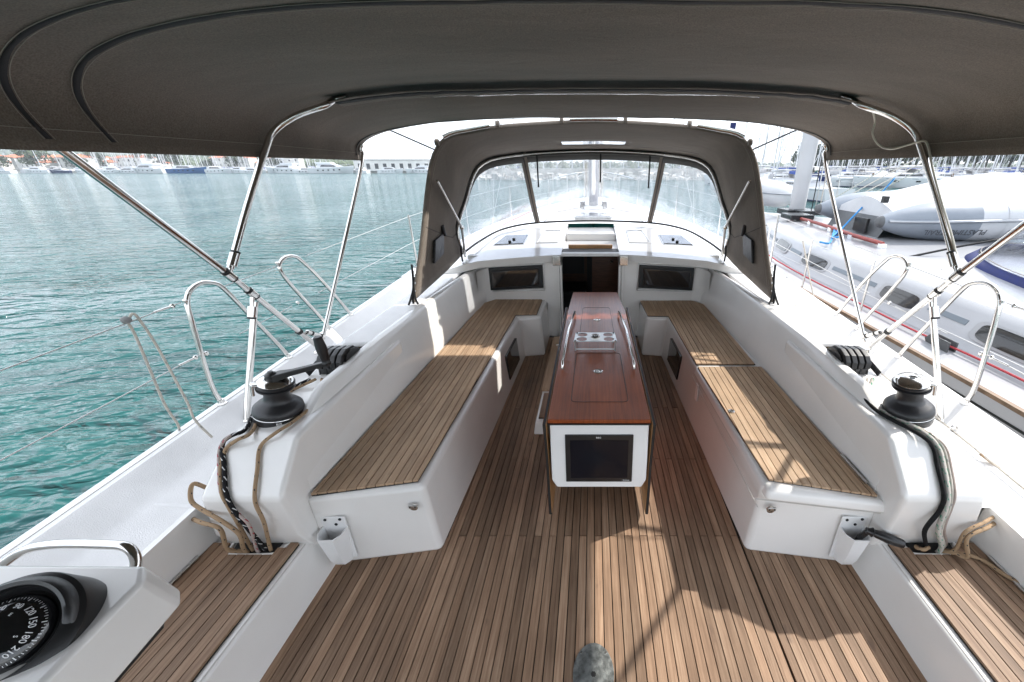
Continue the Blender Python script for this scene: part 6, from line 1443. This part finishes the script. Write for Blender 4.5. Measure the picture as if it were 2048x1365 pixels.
# starboard side marina
sN = [make_sail(13.5, 19, 'cover_white', hullm), make_sail(12.5, 18, 'cover_blue', hullm), make_sail(14, 20, 'cover_grey', hullm)]
near = [(1800, 59, 178, 1.0, 0), (2035, 57, 182, 1.0, 2), (1560, 60, 150, 0.9, 1), (1630, 63, 160, 0.95, 0), (1700, 69, 170, 1.0, 2), (2180, 60, 175, 1.0, 1)]
nl = ['white yacht with three hull windows lying broadside behind the dinghy', 'white yacht with dark cabin window right of the broadside one', 'white yacht showing its bow just right of the sprayhood', 'white yacht behind the neighbouring mast', 'white yacht between that mast and the broadside yacht', 'white yacht at the far right edge of the marina']
for (px, Y, rz, sc, k), lab in zip(near, nl):
    place(sN[k], (px-1187)*Y/846, Y, rz, lab, 'yachts of the starboard marina', sc)
LS = 'white sailing yacht among the dense rows of masts on the starboard side'
for i in range(44):
    Y = (70, 78, 86, 96, 108)[i % 5]; px = 1490+(i*13.7) % 640+random.uniform(-6, 6)
    STBD.append((Y, px, i % 3, place(sN[i % 3], (px-1187)*Y/850, Y, random.choice((95, 85, 270, 265, 178)), LS, 'yachts of the starboard marina', random.uniform(0.8, 1.02))))
LW = 'white sailing yacht berthed ahead, seen blurred through the sprayhood window'
for i in range(16):
    Y = (150, 165, 185)[i % 3]; px = 1010+i*27+random.uniform(-6, 6)
    WINS.append((px, i % 3, place(sFar[i % 3], (px-1187)*Y/856, Y, random.choice((95, 85, 270)), LW, 'yachts ahead behind the breakwater', 1.0)))
place(sN[1], (1600-1187)*38/840, 38, 97, 'white yacht moored close behind the neighbouring mast, bow towards the quay', 'yachts of the starboard marina', 0.8)
place(sN[0], (1545-1187)*46/842, 46, 88, 'white yacht just right of the sprayhood, one berth beyond the nearest', 'yachts of the starboard marina', 0.85)
wi = thing('rolled_inflatable', 'white inflatable tube end resting on the deck right of the sprayhood', 'inflatable', at(1548, 388, Y=12.5))
G().lathe([(0.02, -0.62), (0.14, -0.58), (0.30, -0.42), (0.36, -0.1), (0.36, 1.6), (0.2, 1.9), (0, 1.95)], 28, M=Matrix.Rotation(R(-80), 4, 'Y')).build('tube', white_inf, wi, smooth=60)
tubes('strake', [(0.55, -0.37, 0.0), (0, -0.372, 0.02), (-1.2, -0.372, 0.1)], 0.02, tube_grey, wi, n=6)
fl = thing('flag', 'dark flag with red and white on a halyard above the sprayhood', 'flag', at(1459, 262, Y=12))
tubes('staff', [(0, 0, -0.9), (0, 0, 0.3)], 0.01, wire_m, fl, n=5)
G().grid([[Vector((x, 0.03*math.sin(x*20+z*9), z)) for x in (0, 0.05, 0.1, 0.15)] for z in (-0.12, 0.0, 0.12, 0.2)]).build('cloth', navy, fl, smooth=180)
G().grid([[Vector((x, -0.03+0.03*math.sin(x*20+z*9), z)) for x in (0.0, 0.05, 0.1)] for z in (-0.1, -0.03, 0.03)]).build('red_patch', red_r, fl, smooth=180)

# ------------------------------------------------------------------ shore, hills, town, trees
quaym = simple('quay_stone', (0.44, 0.42, 0.39), 0.85, vary=0.3, scale=0.6, bump=0.4, bscale=3)
wallm = simple('pale_render_wall', (0.60, 0.59, 0.57), 0.8, vary=0.1, scale=0.4, obj_vary=0.1)
rooft = simple('terracotta_roof', (0.40, 0.13, 0.065), 0.8, vary=0.2, scale=2, obj_vary=0.25)
leafd = simple('foliage', (0.05, 0.068, 0.032), 0.8, vary=0.45, scale=0.8, obj_vary=0.3)
barkm = simple('bark', (0.09, 0.07, 0.05), 0.9)
hillm = simple('hillside_scrub', (0.10, 0.115, 0.085), 0.95, vary=0.45, scale=0.02, bump=0.6, bscale=0.1)  # muted grey-green: some of the distance haze is put into this colour
def hz(x, y):
    a = math.atan2(x, y); r = y
    if r < 225: return -3
    prof = 46 + 30*math.sin(a*2.3+2.2)+14*math.sin(a*7+1)+8*math.sin(a*17)
    if a > -0.60: prof *= max(0.22, 1-(a+0.60)*5.0) if a < 0.3 else 0.22+0.6*min(1, (a-0.3)*1.6)
    k = max(0, min(1, (r-235)/900)); k = k*k*(3-2*k)
    return 0.6+prof*0.62*k+4*k*noise.noise(Vector((x*0.012, y*0.012, 1)))+1.2*min(1, (r-225)/60)*noise.noise(Vector((x*0.05, y*0.05, 4)))
rows = []
for j in range(46):
    r = 226+(2600-226)*(j/45)**1.8
    rows.append([Vector((r*math.tan(a), r, hz(r*math.tan(a), r))) for a in [R(-66+i*0.7) for i in range(184)]])
o = G().grid(rows).build('hills', hillm, smooth=180); o['kind'] = 'structure'; o['label'] = 'low green hills behind the bay'
def clump(n, sx, sz, leaf, seed=1, conical=False):
    rnd = random.Random(seed); g = G(); cs = [(rnd.uniform(-.5, .5)*sx, rnd.uniform(-.5, .5)*sx, rnd.uniform(-.3, .45)*sz, rnd.uniform(.25, .42)) for _ in range(9)]
    for i in range(n):
        cx, cy, cz, cr_ = rnd.choice(cs); v = Vector((rnd.gauss(0, 1), rnd.gauss(0, 1), rnd.gauss(0, 1))).normalized()*cr_*(rnd.random()**0.4)
        p = Vector((cx+v.x*sx, cy+v.y*sx, cz+v.z*sz)); a_ = Vector((rnd.gauss(0, 1), rnd.gauss(0, 1), rnd.gauss(0, 1))).normalized(); b_ = a_.orthogonal().normalized(); c_ = a_.cross(b_); s_ = leaf*rnd.uniform(0.6, 1.3)
        g.add([p+b_*s_, p+c_*s_*0.8, p-b_*s_, p-c_*s_*0.8], [(0, 1, 2, 3)])
    return g
def make_tree(sd, H, Wd):
    t = thing('tree', 'x', 'tree'); g = clump(900, Wd, H*0.6, H*0.055, sd)
    g.v = [(x, y, z+H*0.62) for x, y, z in g.v]; g.build('crown', leafd, t)
    g = G().tube([(0, 0, -0.5), (0.1, 0, H*0.3), (0, 0.1, H*0.6)], [0.25, 0.08], 7)
    for a_ in range(3): g.tube([(0, 0, H*0.3), (Wd*0.25*math.cos(a_*2.1), Wd*0.25*math.sin(a_*2.1), H*0.6)], [0.12, 0.04], 5)
    g.build('trunk', barkm, t); return t
tr = [make_tree(3, 8, 7), make_tree(5, 10, 8), make_tree(8, 6.5, 6)]
def ptree(k, X, Y, z, label, group, sc=1):
    src = tr[k]; o = src if src.name not in used else copy_tree(src); used.add(src.name)
    o.location = (X, Y, z); o.rotation_euler = (0, 0, random.uniform(0, 6)); o.scale = (sc, sc, sc*random.uniform(0.85, 1.15)); o['label'] = label; o['group'] = group; return o
for i in range(30):
    px = 1600+i*17+random.uniform(-6, 6); Y = random.uniform(120, 138)
    TRS.append((px, ptree(i % 3, (px-1187)*Y/852, Y, 0.4, 'dark green tree in the belt behind the starboard marina', 'trees behind the starboard marina', random.uniform(0.9, 1.5)*(0.6 if px < 1760 else 1.15))))
pts = [(6, 236), (82, 232), (60, 262), (28, 268), (100, 275), (130, 262), (165, 240), (200, 250), (560, 255), (700, 300), (350, 262), (420, 258), (480, 255), (300, 262), (250, 262), (752, 232), (790, 238), (815, 236), (842, 238)]
for i, (px, Y) in enumerate(pts):
    X = farx(px, Y); ptree(i % 3, X, Y, hz(X, Y)-0.3, f'green tree on the far port shore, {ORD[i]} of the scattered shore trees' if i < 20 else '', 'trees on the far port shore', 1.0 if px < 700 else 0.5)
# far off woods as one mass
g = G(); rnd = random.Random(4)
for i in range(5200):
    a = R(rnd.uniform(-62, -18)) if i % 4 else R(rnd.uniform(-62, 50)); r = 290+rnd.random()**1.5*900; x, y = r*math.tan(a), r; z = hz(x, y); s_ = rnd.uniform(2.0, 4.2)
    if noise.noise(Vector((x*0.01, y*0.01, 0))) < -0.12: continue
    vs = [(x+s_*math.cos(k*1.257+i), y+s_*math.sin(k*1.257+i), z+0.3) for k in range(5)]+[(x+s_*0.7*math.cos(k*1.257+i+.6), y+s_*0.7*math.sin(k*1.257+i+.6), z+s_*0.9) for k in range(5)]+[(x, y, z+s_*1.3)]
    g.add(vs, [(k, (k+1) % 5, 5+k) for k in range(5)]+[((k+1) % 5, 5+(k+1) % 5, 5+k) for k in range(5)]+[(5+k, 5+(k+1) % 5, 10) for k in range(5)])
o = g.build('woodland', leafd, None, kind='stuff'); tag(o, 'far off scrub and woodland covering the hills beyond the bay', 'woodland')
# town
def make_house(w_, d, h, sd):
    t = thing('house', 'x', 'house'); G().box(-w_/2, w_/2, -d/2, d/2, -2, h).build('wall', wallm, t)
    rh = 1.5; e = 0.35
    vs = [(-w_/2-e, -d/2-e, h), (w_/2+e, -d/2-e, h), (w_/2+e, d/2+e, h), (-w_/2-e, d/2+e, h), (-w_/2+d*0.3, 0, h+rh), (w_/2-d*0.3, 0, h+rh)]
    rf = mesh('roof', vs, [(0, 1, 5, 4), (1, 2, 5), (2, 3, 4, 5), (3, 0, 4), (3, 2, 1, 0)], rooft, t)
    G().box(w_*0.2, w_*0.2+0.5, 0.3, 0.8, h+0.6, h+2.1).build('chimney', wallm, rf)
    k = int(w_//2.6)
    for i in range(k):
        for z in ([1.0, 3.8] if h > 5 else [1.2]):
            x = -w_/2+w_*(i+0.5)/k; G().box(x-0.5, x+0.5, -d/2-0.03, -d/2+0.05, z, z+1.2).build('window', glass_d, t)
    return t
hsrc = [make_house(10, 8, 5.6, 1), make_house(13, 9, 6.0, 2), make_house(8, 8, 3.2, 3)]
hl = 'orange roofed pale house of the town on the far port shore'
k = 0
for Y in (246, 258, 272, 290, 312, 340):
    for px in range(-30, 190, 17):
        if random.random() < 0.30: continue
        p2 = px+random.uniform(-6, 6); X = farx(p2, Y); src = hsrc[k % 3]; o = src if src.name not in used else copy_tree(src); used.add(src.name)
        o.location = (X, Y+random.uniform(-4, 4), hz(X, Y)+0.5); o.rotation_euler = (0, 0, R(random.uniform(-30, 50))); o['label'] = hl; o['group'] = 'houses of the town'; HS.append((Y, p2, k % 3, o)); k += 1
HM = []
for px, Y in ((200, 262), (232, 258), (262, 262), (290, 262), (330, 270), (455, 262), (490, 262), (530, 268), (560, 262), (585, 262)):
    X = farx(px, Y); o = copy_tree(hsrc[k % 3]); o.location = (X, Y, hz(X, Y)+0.6); o.rotation_euler = (0, 0, R(random.uniform(-20, 20))); o['label'] = f'orange roofed house between the far masts, {ORD[len(HM)]} such house from the left'; HM.append(o); o['group'] = 'houses behind the far masts'; k += 1
# quays and breakwater
q = G().box(-520, -62, 214, 226, WZ-1, 0.2).build('quay', quaym, None); q['kind'] = 'structure'
q = G().box(-62, 400, 190, 226, WZ-1, 0.3).build('quay', quaym, None); q['kind'] = 'structure'
BW_ = thing('harbour_building', 'long pale flat roofed building on the quay left of the sprayhood', 'building', (-92, 216, 0.2))
G().box(-26, 34, -3, 6, 0, 5.0).build('wall', wallm, BW_); G().box(-26.5, 34.5, -3.4, 6.4, 5.0, 5.35).build('roof', quaym, BW_)
for i in range(14): G().box(-24+i*4.1, -22.3+i*4.1, -3.06, -2.9, 1.0, 3.4).build('window', frame_d, BW_)
BB = thing('breakwater', 'rough stone breakwater across the water ahead, seen through the sprayhood window', 'breakwater', (0, 0, 0))
g = G(); rnd = random.Random(9)
for i in range(700):
    x = rnd.uniform(-34, 48); y = 96+rnd.uniform(-2.2, 2.2); s_ = rnd.uniform(0.5, 1.1); z = WZ-0.2+max(0, 1.7-abs(y-96)*0.7)*rnd.random()
    M_ = Matrix.Translation((x, y, z)) @ Matrix.Rotation(rnd.uniform(0, 3), 4, 'Z') @ Matrix.Rotation(rnd.uniform(-.6, .6), 4, 'X')
    g.box(-s_, s_, -s_*0.7, s_*0.7, -s_*0.5, s_*0.5, M=M_)
o = g.build('boulders', quaym, BB, kind='stuff')
G().box(-34, 48, 96.5, 98.5, WZ-0.5, 1.6).build('sea_wall', quaym, BB)
# breakwater end markers
PI_ = thing('pier', 'low grey pontoon in front of the starboard marina yachts', 'pontoon', (0, 0, 0))
G().box(34, 130, 64.5, 66.5, WZ-0.2, WZ+0.5).build('deck', quaym, PI_)
for i in range(16): G().tube([(36+i*6, 64.4, WZ-1), (36+i*6, 64.4, WZ+1.8)], 0.15, 8).build('pile', toewood, PI_)

# ------------------------------------------------------------------ labels of the distant repeats, by where they stand
def nth(n):
    return ORD[n] if n < 20 else f'{n+1}{"th" if 10 < (n+1) % 100 < 14 else {1: "st", 2: "nd", 3: "rd"}.get((n+1) % 10, "th")}'
CV = ('white boom cover', 'blue boom cover', 'grey boom cover')
for n, (px, o) in enumerate(sorted(FARS, key=lambda t: t[0])): o['label'] = f'white yacht behind the far motor yachts, {nth(n)} mast of the dense forest from its left'
for Y in sorted(set(t[0] for t in STBD)):
    R_ = sorted([t for t in STBD if t[0] == Y], key=lambda t: t[1]); rn = {70: 'nearest', 78: 'second', 86: 'third', 96: 'fourth', 108: 'farthest'}[Y]
    for n, t in enumerate(R_): t[3]['label'] = f'yacht with {CV[t[2]]}, {nth(n)} from left in the {rn} row to starboard'
for n, t in enumerate(sorted(WINS, key=lambda t: t[0])): t[2]['label'] = f'yacht with {CV[t[1]]} seen through the windscreen, {nth(n)} mast from the left'
for n, t in enumerate(sorted(TRS, key=lambda t: t[0])): t[1]['label'] = f'dark green tree in the belt behind the starboard marina, {nth(n)} from the left'
HT = ('two storey orange roofed house', 'long orange roofed house', 'small single storey orange roofed house')
RN = ('waterfront', 'second', 'third', 'fourth', 'fifth', 'topmost')
for i, Y in enumerate(sorted(set(t[0] for t in HS))):
    for n, t in enumerate(sorted([t for t in HS if t[0] == Y], key=lambda t: t[1])): t[3]['label'] = f'{HT[t[2]]}, {nth(n)} from the left in the {RN[i]} town row'

hb = G().box(-2800, 2800, -60, 2700, WZ-1.2, 130).build('haze', None, None, kind='stuff') if False else None
me = bpy.data.meshes.new('haze'); bm = bmesh.new(); bmesh.ops.create_cube(bm, size=1, matrix=Matrix.Translation((0, 1300, 64)) @ Matrix.Diagonal((7000, 2900, 132, 1))); bm.to_mesh(me); bm.free()
hzm = bpy.data.materials.new('pale_air'); hzm.use_nodes = True; hzm.node_tree.nodes.clear()
ho = hzm.node_tree.nodes.new('ShaderNodeOutputMaterial'); hv = hzm.node_tree.nodes.new('ShaderNodeVolumePrincipled')
hv.inputs['Color'].default_value = (0.80, 0.88, 1.0, 1); hv.inputs['Density'].default_value = 0.00035; hv.inputs['Anisotropy'].default_value = 0.2
hzm.node_tree.links.new(hv.outputs[0], ho.inputs['Volume']); me.materials.append(hzm)
ob = bpy.data.objects.new('haze', me); COL.objects.link(ob); ob['kind'] = 'stuff'; tag(ob, 'thin pale air over the harbour fading the far hills', 'haze')
